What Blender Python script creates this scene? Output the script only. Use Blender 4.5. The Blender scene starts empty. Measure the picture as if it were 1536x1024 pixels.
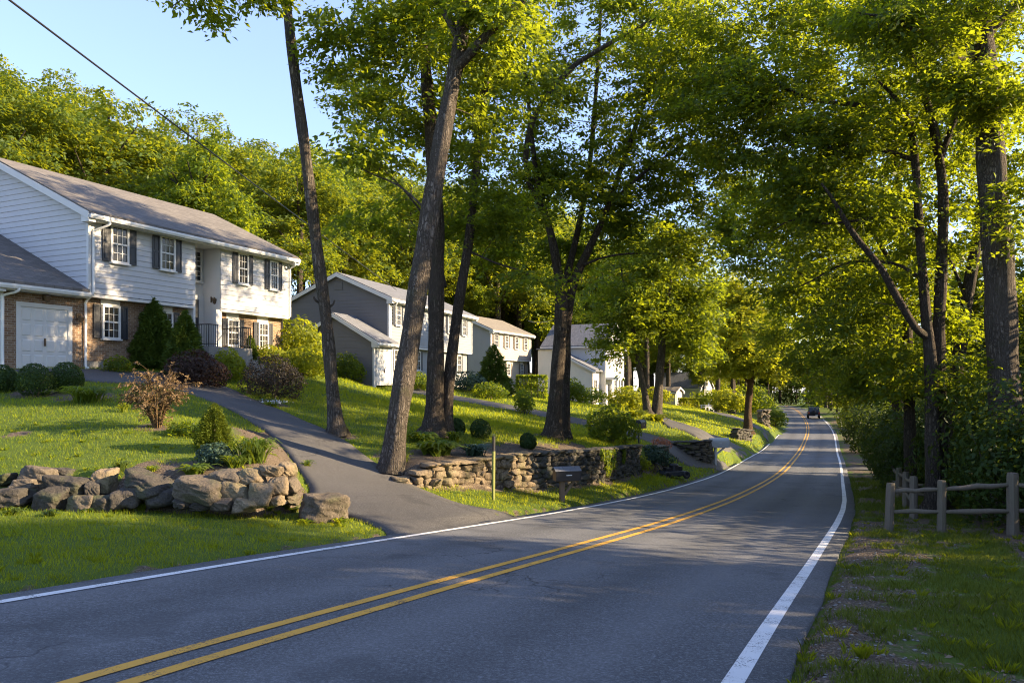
import bpy, math, random
import numpy as np
from mathutils import Matrix, Vector, Euler

SC = bpy.context.scene
COL = SC.collection
rng = np.random.default_rng(7)
random.seed(7)
R_ = math.radians
PI = math.pi

# ------------------------------------------------------------------ survey of the place
# road centre line: station, x, y, z, heading, half width left, half width right (metres, eye level is z = 0)
ROAD=np.array([
(0.0,-2.311,4.237,-1.700,0.4366,2.386,3.149),
(4.0,-0.596,7.850,-2.115,0.4505,2.499,3.174),
(8.0,1.157,11.446,-2.529,0.4564,2.556,3.191),
(12.0,2.920,15.036,-2.927,0.4555,2.563,3.197),
(16.0,4.672,18.632,-3.289,0.4499,2.564,3.227),
(20.0,6.398,22.240,-3.625,0.4411,2.559,3.246),
(24.0,8.092,25.864,-3.935,0.4324,2.568,3.231),
(28.0,9.761,29.499,-4.227,0.4293,2.629,3.176),
(32.0,11.426,33.136,-4.498,0.4289,2.673,3.114),
(36.0,13.086,36.776,-4.742,0.4264,2.734,3.063),
(40.0,14.733,40.421,-4.945,0.4218,2.812,3.024),
(44.0,16.361,44.074,-5.113,0.4162,2.879,2.995),
(48.0,17.972,47.735,-5.265,0.4127,2.943,2.970),
(52.0,19.574,51.401,-5.406,0.4110,2.965,2.938),
(56.0,21.169,55.069,-5.547,0.4090,2.946,2.899),
(60.0,22.755,58.741,-5.692,0.4063,2.927,2.860),
(64.0,24.332,62.417,-5.821,0.4041,2.952,2.858),
(68.0,25.903,66.096,-5.913,0.4033,2.976,2.856),
(72.0,27.474,69.774,-5.968,0.4041,3.001,2.854),
(76.0,29.048,73.452,-6.000,0.4045,2.992,2.853),
(80.0,30.620,77.130,-6.027,0.4030,2.984,2.851),
(84.0,32.184,80.811,-6.050,0.3995,2.976,2.850),
(88.0,33.732,84.500,-6.068,0.3943,2.961,2.846),
(92.0,35.260,88.197,-6.081,0.3887,2.939,2.840),
(96.0,36.766,91.902,-6.089,0.3830,2.917,2.835),
(100.0,38.252,95.616,-6.091,0.3772,2.895,2.829),
(104.0,39.715,99.339,-6.088,0.3713,2.875,2.823),
(108.0,41.157,103.069,-6.082,0.3658,2.857,2.818),
(112.0,42.580,106.808,-6.072,0.3608,2.840,2.812),
(116.0,43.984,110.553,-6.058,0.3562,2.822,2.806),
(120.0,45.372,114.305,-6.042,0.3520,2.805,2.801),
(124.0,46.745,118.062,-6.023,0.3482,2.797,2.789),
(128.0,48.104,121.824,-6.005,0.3447,2.789,2.778),
(132.0,49.450,125.591,-5.986,0.3414,2.781,2.766),
(136.0,50.784,129.362,-5.966,0.3383,2.773,2.755),
(140.0,52.107,133.137,-5.947,0.3356,2.765,2.743),
(144.0,53.420,136.915,-5.927,0.3330,2.757,2.732),
(148.0,54.723,140.697,-5.908,0.3303,2.750,2.719),
(152.0,56.015,144.482,-5.898,0.3267,2.744,2.707),
(156.0,57.291,148.273,-5.895,0.3219,2.737,2.694),
(160.0,58.547,152.071,-5.901,0.3162,2.731,2.682),
(164.0,59.780,155.876,-5.914,0.3093,2.724,2.669),
(168.0,60.985,159.691,-5.936,0.3014,2.717,2.657),
(172.0,62.158,163.515,-5.966,0.2925,2.711,2.644),
(176.0,63.295,167.350,-6.004,0.2828,2.705,2.634),
(180.0,64.402,171.193,-6.045,0.2788,2.700,2.628),
(184.0,65.507,175.038,-6.086,0.2830,2.695,2.623),
(188.0,66.642,178.873,-6.128,0.2955,2.689,2.617),
(192.0,67.839,182.690,-6.170,0.3163,2.684,2.612),
(196.0,69.129,186.476,-6.212,0.3453,2.679,2.606),
(200.0,70.541,190.218,-6.255,0.3826,2.674,2.601),
(204.0,72.105,193.899,-6.298,0.4281,2.669,2.596),
(208.0,73.849,197.499,-6.342,0.4819,2.664,2.590),
(210.0,74.795,199.261,-6.364,0.5120,2.661,2.587),
])

_hs = np.arange(-26, 0, 2.0)
_h0 = ROAD[0, 4]
_pre = []
for q in _hs:
    _pre.append((q, ROAD[0, 1] + q*math.sin(_h0), ROAD[0, 2] + q*math.cos(_h0), ROAD[0, 3] - q*0.07, _h0, ROAD[0, 5], ROAD[0, 6]))
_post = []
_x, _y, _z, _hh = ROAD[-1, 1], ROAD[-1, 2], ROAD[-1, 3], ROAD[-1, 4]
for k in range(1, 16):
    _hh -= 0.09
    _x += 4*math.sin(_hh); _y += 4*math.cos(_hh); _z -= 0.14
    _post.append((ROAD[-1, 0] + 4*k, _x, _y, _z, _hh, ROAD[-1, 5], ROAD[-1, 6]))
ROAD = np.concatenate([np.array(_pre), ROAD, np.array(_post)])
S_FINE = np.arange(ROAD[0, 0], ROAD[-1, 0], 0.5)
def _smooth(a):
    for _ in range(3):
        b = a.copy(); b[1:-1] = a[:-2]*.25 + a[1:-1]*.5 + a[2:]*.25; a = b
    return a
RF = np.stack([S_FINE] + [_smooth(np.interp(S_FINE, ROAD[:, 0], ROAD[:, i])) for i in range(1, 7)], 1)

F_PX, CX, YH = 1109.0, 768.0, 572.17
def at(px, py, Y):
    """survey sighting (pixel column, row, distance) -> point of the place in metres"""
    return np.array([(px - CX)/F_PX*Y, Y, (YH - py)/F_PX*Y])

def road_at(s):
    return [float(np.interp(s, RF[:, 0], RF[:, i])) for i in range(1, 7)]

def sd_of(x, y):
    """station and left offset of points"""
    x = np.atleast_1d(np.asarray(x, float)); y = np.atleast_1d(np.asarray(y, float))
    S = np.empty_like(x); D = np.empty_like(x)
    for a in range(0, len(x), 20000):
        xx, yy = x[a:a+20000], y[a:a+20000]
        d2 = (RF[None, ::2, 1] - xx[:, None])**2 + (RF[None, ::2, 2] - yy[:, None])**2
        i = d2.argmin(1)*2
        h = RF[i, 4]
        S[a:a+20000] = RF[i, 0] + (xx - RF[i, 1])*np.sin(h) + (yy - RF[i, 2])*np.cos(h)
        D[a:a+20000] = -((xx - RF[i, 1])*np.cos(h) - (yy - RF[i, 2])*np.sin(h))
    return S, D
def xy_of(s, d):
    x, y, z, h, wl, wr = road_at(s)
    return x - d*math.cos(h), y + d*math.sin(h)
def zroad(s):
    return np.interp(s, RF[:, 0], RF[:, 3])

class TPS:
    def __init__(self, P, v, lam=0.02):
        P = np.asarray(P, float); v = np.asarray(v, float); n = len(P)
        K = self.k(np.linalg.norm(P[:, None] - P[None], axis=2)) + lam*np.eye(n)
        Q = np.concatenate([np.ones((n, 1)), P], 1)
        A = np.zeros((n+3, n+3)); A[:n, :n] = K; A[:n, n:] = Q; A[n:, :n] = Q.T
        w = np.linalg.solve(A, np.concatenate([v, np.zeros(3)]))
        self.P, self.w, self.a = P, w[:n], w[n:]
    @staticmethod
    def k(r):
        return np.where(r > 1e-9, r*r*np.log(np.maximum(r, 1e-9)), 0)
    def __call__(self, x, y):
        o = np.empty(len(x))
        for a in range(0, len(x), 20000):
            q = np.stack([x[a:a+20000], y[a:a+20000]], 1)
            r = np.linalg.norm(q[:, None] - self.P[None], axis=2)
            o[a:a+20000] = self.k(r) @ self.w + self.a[0] + q @ self.a[1:]
        return o

UP = [at(0,715,12.5), at(110,706,12.6), at(220,706,12.6), at(330,703,12.8), at(420,696,13.0),
 (-5.0,14.2,-1.33), (-14,15,-1.05), (-9,16,-.92), (-7.35,15.6,-.98), (-12.7,19.6,-.36), (-20,19,-.45), (-17,14,-1.15), (-25,25,.35),
 (-14,10,-1.5), (-22,8,-1.1),
 at(505,652,20), at(440,625,22), at(380,600,24), at(330,578,26), at(300,597,20.5), at(200,575,22.6), at(400,645,18.5),
 (-14.6,25.3,.40), (-10.5,34.0,.75), (-15.6,22.8,.30), (-20,30,1.0), (-18,38,2.0), (-14,46,1.6),
 at(480,563,37), at(560,582,44), at(620,600,34), at(410,598,25), at(588,690,17.5), at(655,652,22),
 at(640,690,17.7), at(790,682,20.6), at(850,680,23.0), at(900,676,26), at(955,671,30), at(828,657,27), at(920,660,32), at(958,667,33),
 at(975,622,50), at(1060,647,48), at(1100,668,50), at(1122,647,68), at(1000,612,75),
 (-7.6,45.7,-.25), (-3.2,58.8,-.7), (-2.1,72,-.4), (2,80,-.5), at(870,605,79), at(935,606,82), at(1030,607,110), at(1090,620,85), at(780,600,50),
 at(700,590,48), at(1000,668,38),
 (-16,62,2.2), (-12,84,1.6), (8,98,-.5),
 (-25,40,3.5), (-45,60,11), (-70,60,18), (-32,75,8), (-18,100,5), (-40,100,12), (0,125,1.5), (22,150,-1.5), (50,205,-5), (-60,150,16), (-110,100,28),
 (-60,20,9), (-40,30,4.5), (-45,0,4), (-20,-20,1), (20,230,-3), (-60,260,14), (34,140,-4.6), (27,105,-4.4)]
UPf = TPS([(p[0], p[1]) for p in UP], [p[2] for p in UP], 0.4)

LOWP = []
for s in (-25, -10, 0, 4, 7, 10, 13, 17, 22, 27, 32, 38, 46, 56, 70, 90, 115, 150, 190, 250):
    LOWP += [(s, 2.6, 0.02), (s, 0, 0.0), (s, -3.4, 0.02), (s, -6.5, .10), (s, -14, .25), (s, -40, -.5)]
    if s <= 4: LOWP += [(s, 5, .08), (s, 9, .10), (s, 14, .3)]
    elif s >= 22 and s < 40: LOWP += [(s, 4.2, .36), (s, 5.6, .66), (s, 9, 1.2)]
    elif s >= 40: LOWP += [(s, 4.6, .5), (s, 9, 1.6)]
    elif s == 17: LOWP += [(s, 4.8, .42), (s, 8, 1.1)]
for p, in [(at(690,756,15.3),), (at(640,737,16.5),), (at(560,692,18.2),), (at(505,654,20),), (at(530,778,12.7),), (at(447,745,14.3),), (at(445,702,16.2),), (at(400,648,18.6),), (at(590,745,15),)]:
    s_, d_ = sd_of(p[0], p[1]); LOWP.append((float(s_[0]), float(d_[0]), p[2] - float(zroad(s_[0]))))
LOWf = TPS([(a, b) for a, b, c in LOWP], [c for a, b, c in LOWP], 0.05)

# edge between the low ground (verge, drive) and the high ground (lawns): x, y, half width of the step
EDGE = np.array([(-60,9.5,.4), (-14,11.6,.25), (-8.6,12.45,.25), (-5.6,12.4,.25), (-4.45,12.5,.25), (-4.1,13.2,.25), (-4.35,14.4,.3), (-5.2,16.4,.6), (-6.6,19,1.0),
 (-5.9,20.8,2.2), (-4.9,20.3,1.6), (-3.5,18.3,.7), (-2.35,17.2,.35), (-1.95,17.35,.15), (.4,20.35,.15), (2.6,24.2,.15), (5.05,30,.15), (6.2,32.6,.3), (8.3,36.5,.8), (12,43.5,1.6), (20,61,2.2), (34,95,3), (52,150,4),(75,230,6)], float)
_POLY = np.concatenate([EDGE[:, :2], [(75,500), (-400,500), (-400,9.5)]])
def in_poly(x, y, P):
    c = np.zeros(len(x), bool); n = len(P)
    for i in range(n):
        x1, y1 = P[i]; x2, y2 = P[(i+1) % n]
        if y1 == y2: continue
        m = ((y1 > y) != (y2 > y)) & (x < (x2-x1)*(y-y1)/(y2-y1) + x1)
        c ^= m
    return c
def edge_dist(x, y, E):
    best = np.full(len(x), 1e9); t_ = np.zeros(len(x))
    for i in range(len(E)-1):
        a, b = E[i], E[i+1]; d = b[:2]-a[:2]; L = d @ d
        t = np.clip(((x-a[0])*d[0] + (y-a[1])*d[1])/L, 0, 1)
        r = np.hypot(x-a[0]-t*d[0], y-a[1]-t*d[1]); m = r < best
        best[m] = r[m]
        if E.shape[1] > 2: t_[m] = (a[2] + t*(b[2]-a[2]))[m]
    return best, t_

def vnoise(x, y, seed=0):
    xi = np.floor(x).astype(np.int64); yi = np.floor(y).astype(np.int64); fx = x-xi; fy = y-yi
    def hsh(a, b):
        n = (a*374761393 + b*668265263 + seed*1442695041) & 0x7fffffff
        n = ((n ^ (n >> 13))*1274126177) & 0x7fffffff
        return ((n ^ (n >> 16)) & 0xffff)/65535.0
    u = fx*fx*(3-2*fx); v = fy*fy*(3-2*fy)
    return (hsh(xi,yi)*(1-u)+hsh(xi+1,yi)*u)*(1-v) + (hsh(xi,yi+1)*(1-u)+hsh(xi+1,yi+1)*u)*v

def ground_raw(x, y):
    x = np.atleast_1d(np.asarray(x, float)); y = np.atleast_1d(np.asarray(y, float))
    S, D = sd_of(x, y)
    zr = zroad(S)
    lo = zr + LOWf(np.clip(S, -25, 250), np.clip(D, -40, 14))
    up = UPf(x, y)
    ins = in_poly(x, y, _POLY); dist, t = edge_dist(x, y, EDGE)
    sg = np.where(ins, dist, -dist)/np.maximum(t, .05)
    w = np.clip(sg*.5+.5, 0, 1); w = w*w*(3-2*w)
    z = lo*(1-w) + up*w
    hl = np.interp(S, RF[:, 0], RF[:, 5]) + .30; hr = np.interp(S, RF[:, 0], RF[:, 6]) + .32
    inroad = np.minimum(hl - D, D + hr)                     # > 0 on the carriageway
    b = np.clip(inroad/.12+1, 0, 1)
    z = z*(1-b) + (zr - .07)*b
    z += np.where(inroad < -.3, .035*(vnoise(x*1.3, y*1.3, 3)-.5) + .06*(vnoise(x*.35, y*.35, 5)-.5), 0)
    return z, S, D, inroad

def axis(parts):
    out = []
    for a, b, st in parts: out += list(np.arange(a, b - 1e-6, st))
    out.append(parts[-1][1]); return np.array(out)
GX = axis([(-420,-120,30), (-120,-30,6), (-30,-12,.6), (-12,14,.22), (14,30,.6), (30,60,1.5), (60,120,4), (120,420,30)])
GY = axis([(-60,-6,4), (-6,2,1), (2,34,.22), (34,60,.5), (60,120,1.5), (120,260,5), (260,600,34)])
_gx, _gy = np.meshgrid(GX, GY)
GZ, GS, GD, GI = [a.reshape(_gx.shape) for a in ground_raw(_gx.ravel(), _gy.ravel())]
def _bil(A, x, y):
    x = np.atleast_1d(np.asarray(x, float)); y = np.atleast_1d(np.asarray(y, float))
    i = np.clip(np.searchsorted(GX, x)-1, 0, len(GX)-2); j = np.clip(np.searchsorted(GY, y)-1, 0, len(GY)-2)
    u = (x-GX[i])/(GX[i+1]-GX[i]); v = (y-GY[j])/(GY[j+1]-GY[j])
    return (A[j,i]*(1-u)+A[j,i+1]*u)*(1-v) + (A[j+1,i]*(1-u)+A[j+1,i+1]*u)*v
def gz(x, y): return float(_bil(GZ, x, y)[0])
def hit(px, py, lo=3.0, hi=150.0):
    """ground point seen along a sighting"""
    Y = np.exp(np.linspace(math.log(lo), math.log(hi), 1500))
    x = (px-CX)/F_PX*Y; z = (YH-py)/F_PX*Y
    k = np.nonzero(z <= _bil(GZ, x, Y))[0]
    i = k[0] if len(k) else len(Y)-1
    return np.array([x[i], Y[i], float(_bil(GZ, x[i], Y[i])[0])])

# ------------------------------------------------------------------ scene helpers
def tag(o, label=None, cat=None, group=None, kind=None):
    if label: o['label'] = label
    if cat: o['category'] = cat
    if group: o['group'] = group
    if kind: o['kind'] = kind
    return o
def empty(name, loc=(0,0,0), rz=0, **kw):
    o = bpy.data.objects.new(name, None); COL.objects.link(o)
    o.location = loc; o.rotation_euler = (0, 0, rz); o.empty_display_size = .2
    return tag(o, **kw)
def np_mesh(name, V, Fs, smooth=False):
    """Fs: list of int arrays (m,k)"""
    me = bpy.data.meshes.new(name); V = np.ascontiguousarray(V, np.float32)
    me.vertices.add(len(V)); me.vertices.foreach_set('co', V.ravel())
    loops = np.concatenate([f.ravel() for f in Fs]).astype(np.int32)
    tot = np.concatenate([np.full(len(f), f.shape[1], np.int32) for f in Fs])
    me.loops.add(len(loops)); me.loops.foreach_set('vertex_index', loops)
    me.polygons.add(len(tot)); st = np.concatenate([[0], np.cumsum(tot)[:-1]]).astype(np.int32)
    me.polygons.foreach_set('loop_start', st)
    try: me.polygons.foreach_set('loop_total', tot)
    except Exception: pass
    if smooth: me.polygons.foreach_set('use_smooth', np.ones(len(tot), bool))
    me.update(calc_edges=True); return me
def np_obj(name, V, Fs, mat, parent=None, smooth=False):
    me = np_mesh(name, V, Fs, smooth); me.materials.append(mat)
    o = bpy.data.objects.new(name, me); COL.objects.link(o)
    if parent is not None: o.parent = parent
    return o
class MB:
    """collects solids, links them as ONE mesh object"""
    def __init__(s): s.v = []; s.f = []; s.n = 0
    def add(s, V, Fs):
        V = [tuple(map(float, p)) for p in V]
        s.v += V; s.f += [tuple(int(i)+s.n for i in f) for f in Fs]; s.n += len(V); return s
    def box(s, x0, x1, y0, y1, z0, z1, M=None):
        V = [(x0,y0,z0),(x1,y0,z0),(x1,y1,z0),(x0,y1,z0),(x0,y0,z1),(x1,y0,z1),(x1,y1,z1),(x0,y1,z1)]
        if M is not None: V = [M @ Vector(p) for p in V]
        return s.add(V, [(0,3,2,1),(4,5,6,7),(0,1,5,4),(1,2,6,5),(2,3,7,6),(3,0,4,7)])
    def quad(s, a, b, c, d): return s.add([a,b,c,d], [(0,1,2,3)])
    def prism(s, P, d):
        """polygon P (3d points) pushed along d"""
        n = len(P); d = Vector(d); V = [Vector(p) for p in P] + [Vector(p)+d for p in P]
        return s.add(V, [tuple(range(n)), tuple(range(2*n-1, n-1, -1))] + [(i,(i+n),(i+1)%n+n,(i+1)%n) for i in range(n)])
    def tube(s, pts, r, k=8, cap=True):
        V, Fq = tube(pts, r, k); s.add(V, Fq)
        if cap:
            m = len(pts); s.f += [tuple(range(s.n-len(V), s.n-len(V)+k))[::-1], tuple(range(s.n-k, s.n))]
        return s
    def lathe(s, prof, c=(0,0,0), k=16):
        V = []; Fq = []
        for r, z in prof:
            for i in range(k):
                a = 2*PI*i/k; V.append((c[0]+r*math.cos(a), c[1]+r*math.sin(a), c[2]+z))
        for j in range(len(prof)-1):
            for i in range(k): Fq.append((j*k+i, j*k+(i+1)%k, (j+1)*k+(i+1)%k, (j+1)*k+i))
        return s.add(V, Fq)
    def build(s, name, mat, parent=None, smooth=False, bevel=0):
        me = bpy.data.meshes.new(name); me.from_pydata(s.v, [], s.f)
        if smooth: me.polygons.foreach_set('use_smooth', np.ones(len(me.polygons), bool))
        me.materials.append(mat); me.update()
        o = bpy.data.objects.new(name, me); COL.objects.link(o)
        if parent is not None: o.parent = parent
        if bevel:
            b = o.modifiers.new('bevel', 'BEVEL'); b.width = bevel; b.segments = 2; b.limit_method = 'ANGLE'; b.angle_limit = R_(40)
        return o
def tube(pts, r, k=8):
    P = np.asarray(pts, float); n = len(P); r = np.broadcast_to(np.asarray(r, float), (n,))
    T = np.gradient(P, axis=0); T /= np.linalg.norm(T, axis=1)[:, None] + 1e-9
    ref = np.array([1.0,0,0]) if abs(T[0][0]) < .8 else np.array([0,1.0,0])
    A = np.cross(T, ref); A /= np.linalg.norm(A, axis=1)[:, None] + 1e-9
    B = np.cross(T, A); a = np.arange(k)*2*PI/k
    V = P[:, None] + r[:, None, None]*(np.cos(a)[None, :, None]*A[:, None] + np.sin(a)[None, :, None]*B[:, None])
    j = np.arange(n-1)[:, None]*k; i = np.arange(k)[None]
    Fq = np.stack([j+i, j+(i+1)%k, j+k+(i+1)%k, j+k+i], 2).reshape(-1, 4)
    return V.reshape(-1, 3), Fq
class NB:
    """collects numpy pieces"""
    def __init__(s): s.V = []; s.F = {}; s.n = 0
    def add(s, V, F):
        F = np.asarray(F); s.F.setdefault(F.shape[1], []).append(F + s.n); s.V.append(np.asarray(V, float)); s.n += len(V)
    def build(s, name, mat, parent=None, smooth=False):
        return np_obj(name, np.concatenate(s.V), [np.concatenate(f) for f in s.F.values()], mat, parent, smooth)
def bez(P, n):
    """smooth curve through points (Catmull-Rom)"""
    P = np.asarray(P, float); Q = np.concatenate([[2*P[0]-P[1]], P, [2*P[-1]-P[-2]]]); out = []
    for i in range(len(P)-1):
        a, b, c, d = Q[i:i+4]
        for t in np.linspace(0, 1, n, endpoint=False):
            out.append(.5*(2*b + (c-a)*t + (2*a-5*b+4*c-d)*t*t + (3*b-a-3*c+d)*t**3))
    out.append(P[-1]); return np.array(out)

# ------------------------------------------------------------------ materials
def mat(name):
    m = bpy.data.materials.new(name); m.use_nodes = True
    nt = m.node_tree; nt.nodes.clear(); return m, nt
class N:
    def __init__(s, name):
        s.m, s.t = mat(name); s.out = s.n('ShaderNodeOutputMaterial')
    def n(s, ty, **kw):
        x = s.t.nodes.new(ty)
        for k, v in kw.items():
            if k in ('ins',):
                for kk, vv in v.items():
                    if hasattr(vv, 'is_output') : s.t.links.new(vv, x.inputs[kk])
                    else: x.inputs[kk].default_value = vv
            else: setattr(x, k, v)
        return x
    def link(s, a, b): s.t.links.new(a, b)
    def obj(s, scale=(1,1,1), loc=(0,0,0)):
        c = s.n('ShaderNodeTexCoord'); mp = s.n('ShaderNodeMapping'); mp.inputs['Scale'].default_value = scale; mp.inputs['Location'].default_value = loc
        s.link(c.outputs['Object'], mp.inputs['Vector']); return mp.outputs['Vector']
    def geo(s, scale=(1,1,1)):
        c = s.n('ShaderNodeNewGeometry'); mp = s.n('ShaderNodeMapping'); mp.inputs['Scale'].default_value = scale
        s.link(c.outputs['Position'], mp.inputs['Vector']); return mp.outputs['Vector']
    def noise(s, v, sc, det=4, rough=.55, out='Fac'):
        x = s.n('ShaderNodeTexNoise'); x.inputs['Scale'].default_value = sc; x.inputs['Detail'].default_value = det; x.inputs['Roughness'].default_value = rough
        s.link(v, x.inputs['Vector']); return x.outputs[out]
    def vor(s, v, sc, feat='F1', out='Distance', rnd=1):
        x = s.n('ShaderNodeTexVoronoi'); x.feature = feat; x.inputs['Scale'].default_value = sc; x.inputs['Randomness'].default_value = rnd
        s.link(v, x.inputs['Vector']); return x.outputs[out]
    def ramp(s, f, stops):
        x = s.n('ShaderNodeValToRGB'); s.link(f, x.inputs['Fac']); e = x.color_ramp.elements
        while len(e) < len(stops): e.new(.5)
        for q, (p, c) in zip(e, stops): q.position = p; q.color = (c[0], c[1], c[2], 1) if not isinstance(c, float) else (c, c, c, 1)
        return x.outputs['Color']
    def mix(s, f, a, b, mode='MIX'):
        x = s.n('ShaderNodeMix'); x.data_type = 'RGBA'; x.blend_type = mode; x.clamp_factor = True
        for k, v in (('Factor', f), ('A', a), ('B', b)):
            sock = [i for i in x.inputs if i.name == k and (i.type == 'RGBA' or k == 'Factor') and i.enabled][0]
            if hasattr(v, 'is_output'): s.link(v, sock)
            elif k == 'Factor': sock.default_value = v
            else: sock.default_value = (v[0], v[1], v[2], 1)
        return [o for o in x.outputs if o.type == 'RGBA' and o.enabled][0]
    def math(s, op, a, b=0.0):
        x = s.n('ShaderNodeMath'); x.operation = op
        for i, v in enumerate((a, b)):
            if hasattr(v, 'is_output'): s.link(v, x.inputs[i])
            else: x.inputs[i].default_value = v
        return x.outputs[0]
    def bump(s, h, st=.5, d=.02, nrm=None):
        x = s.n('ShaderNodeBump'); x.inputs['Strength'].default_value = st; x.inputs['Distance'].default_value = d
        s.link(h, x.inputs['Height'])
        if nrm is not None: s.link(nrm, x.inputs['Normal'])
        return x.outputs['Normal']
    def pbr(s, col, rough=.7, nrm=None, spec=.4, metal=0.0):
        x = s.n('ShaderNodeBsdfPrincipled')
        for k, v in (('Base Color', col), ('Roughness', rough), ('Metallic', metal), ('Specular IOR Level', spec)):
            if hasattr(v, 'is_output'): s.link(v, x.inputs[k])
            elif k == 'Base Color': x.inputs[k].default_value = (v[0], v[1], v[2], 1)
            else: x.inputs[k].default_value = v
        if nrm is not None: s.link(nrm, x.inputs['Normal'])
        s.link(x.outputs[0], s.out.inputs['Surface']); return x
    def done(s): return s.m

def m_plain(name, col, rough=.6, var=.12, sc=6.0, spec=.4, bump=.15):
    n = N(name); v = n.obj(); f = n.noise(v, sc, 5)
    c = n.mix(f, [k*(1-var) for k in col], [min(1, k*(1+var)) for k in col])
    n.pbr(c, rough, n.bump(n.noise(v, sc*6, 3), bump, .004), spec); return n.done()
def m_metal(name, col, rough=.4):
    n = N(name); v = n.obj(); f = n.noise(v, 9, 4)
    n.pbr(n.mix(f, [k*.8 for k in col], [k*1.15 for k in col]), rough, None, .5, .6); return n.done()
def m_leaf(name, dark, light, trans, tf=.42, rough=.55, bsc=.55, bw=.45):
    n = N(name); g = n.n('ShaderNodeNewGeometry'); rnd = g.outputs['Random Per Island']
    v = n.geo(); big = n.noise(v, bsc, 3)
    f = n.math('ADD', n.math('MULTIPLY', rnd, .6), n.math('MULTIPLY', n.math('SUBTRACT', big, .5*(1-.45/bw)), bw))
    c = n.mix(f, dark, light)
    p = n.pbr(c, rough, None, .22)
    t = n.n('ShaderNodeBsdfTranslucent'); tc = n.mix(f, [k*.75 for k in trans], [min(1, k*1.25) for k in trans]); n.link(tc, t.inputs['Color'])
    mx = n.n('ShaderNodeMixShader'); mx.inputs['Fac'].default_value = tf
    n.link(p.outputs[0], mx.inputs[1]); n.link(t.outputs[0], mx.inputs[2]); n.link(mx.outputs[0], n.out.inputs['Surface']); return n.done()
def m_bark(name, a, b, sc=1.0):
    n = N(name); v = n.obj((1,1,.085)); big = n.noise(n.obj((1,1,.5)), 2.2, 4)
    r1 = n.math('ABSOLUTE', n.math('SUBTRACT', n.noise(v, 13*sc, 3, .5), .5)); r2 = n.math('ABSOLUTE', n.math('SUBTRACT', n.noise(n.obj((1,1,.16)), 24*sc, 3, .6), .5))
    fine = n.noise(n.obj((1,1,.35)), 45, 4)
    br = n.math('ABSOLUTE', n.math('SUBTRACT', n.noise(n.obj((1,1,.55)), 9*sc, 3, .6), .5)); rr = n.ramp(n.math('MINIMUM', n.math('ADD', n.math('MULTIPLY', r1, .7), n.math('MULTIPLY', r2, .35)), n.math('ADD', n.math('MULTIPLY', br, 1.2), .015)), [(.012, 0.0), (.12, 1.0)])
    f = n.math('MULTIPLY', rr, n.math('ADD', n.math('MULTIPLY', fine, .5), .6))
    c = n.mix(f, [k*.35 for k in a], b); c = n.mix(n.ramp(big, [(.35, 0.0), (.75, 1.0)]), c, a)
    moss = n.noise(n.obj(), 3.0, 3)
    c = n.mix(n.math('MULTIPLY', n.ramp(moss, [(.55, 0.0), (.8, 1.0)]), .35), c, (.07,.085,.035))
    n.pbr(c, .9, n.bump(n.math('ADD', rr, n.math('MULTIPLY', fine, .35)), 1.0, .06), .12); return n.done()
def m_stone(name, a, b, moss=.25, sc=1.0):
    n = N(name); v = n.obj(); oi = n.n('ShaderNodeObjectInfo'); g = n.n('ShaderNodeNewGeometry')
    v2 = n.n('ShaderNodeVectorMath'); v2.operation = 'MULTIPLY_ADD'; n.link(oi.outputs['Random'], v2.inputs[0]); v2.inputs[1].default_value = (37,11,53); n.link(v, v2.inputs[2]); v = v2.outputs[0]
    f = n.noise(v, 2.6*sc, 6, .65); rnd = n.math('ADD', n.math('MULTIPLY', g.outputs['Random Per Island'], .55), n.math('MULTIPLY', oi.outputs['Random'], .3))
    c = n.mix(n.math('ADD', n.math('MULTIPLY', f, .55), n.math('MULTIPLY', rnd, .5)), a, b)
    sp = n.noise(v, 26*sc, 4, .7); c = n.mix(n.math('MULTIPLY', n.ramp(sp, [(.55, 0.0), (.7, 1.0)]), .45), c, [min(1, k*2.0) for k in b])
    c = n.mix(n.math('MULTIPLY', n.ramp(sp, [(.3, 1.0), (.45, 0.0)]), .6), c, [k*.4 for k in a])
    mo = n.noise(v, 1.9*sc, 4); c = n.mix(n.math('MULTIPLY', n.ramp(mo, [(.52, 0.0), (.68, 1.0)]), moss), c, (.075,.10,.025))
    h = n.math('ADD', n.math('MULTIPLY', f, 1.4), n.math('MULTIPLY', sp, .4))
    n.pbr(c, .88, n.bump(h, 1.0, .06/sc), .25); return n.done()

M = {}
M['leaf'] = m_leaf('green_leaves', (.036,.074,.014), (.084,.132,.026), (.37,.43,.014), .50)
M['leaf_dark'] = m_leaf('dark_green_leaves', (.030,.062,.012), (.072,.118,.022), (.36,.42,.012), .52)
M['leaf_far'] = m_leaf('woodland_leaves', (.030,.064,.012), (.085,.130,.024), (.40,.43,.016), .43)
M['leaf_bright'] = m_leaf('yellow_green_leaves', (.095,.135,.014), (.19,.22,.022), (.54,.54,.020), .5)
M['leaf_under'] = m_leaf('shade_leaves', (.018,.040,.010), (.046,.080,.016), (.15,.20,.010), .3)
M['box'] = m_leaf('boxwood_leaves', (.018,.042,.010), (.042,.078,.016), (.10,.15,.012), .25)
M['conifer'] = m_leaf('conifer_needles', (.046,.092,.020), (.105,.155,.030), (.18,.24,.02), .32)
M['conifer_gold'] = m_leaf('golden_green_needles', (.070,.105,.012), (.13,.165,.018), (.20,.24,.014), .3)
M['blue_green'] = m_leaf('blue_green_needles', (.030,.060,.040), (.070,.115,.075), (.08,.13,.06), .22)
M['purple'] = m_leaf('purple_maple_leaves', (.028,.018,.014), (.066,.042,.032), (.12,.05,.03), .25)
M['barberry'] = m_leaf('dark_barberry_leaves', (.022,.020,.016), (.060,.052,.042), (.09,.055,.03), .25)
M['bronze'] = m_leaf('bronze_dry_leaves', (.095,.064,.034), (.21,.142,.076), (.22,.14,.05), .25)
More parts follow.
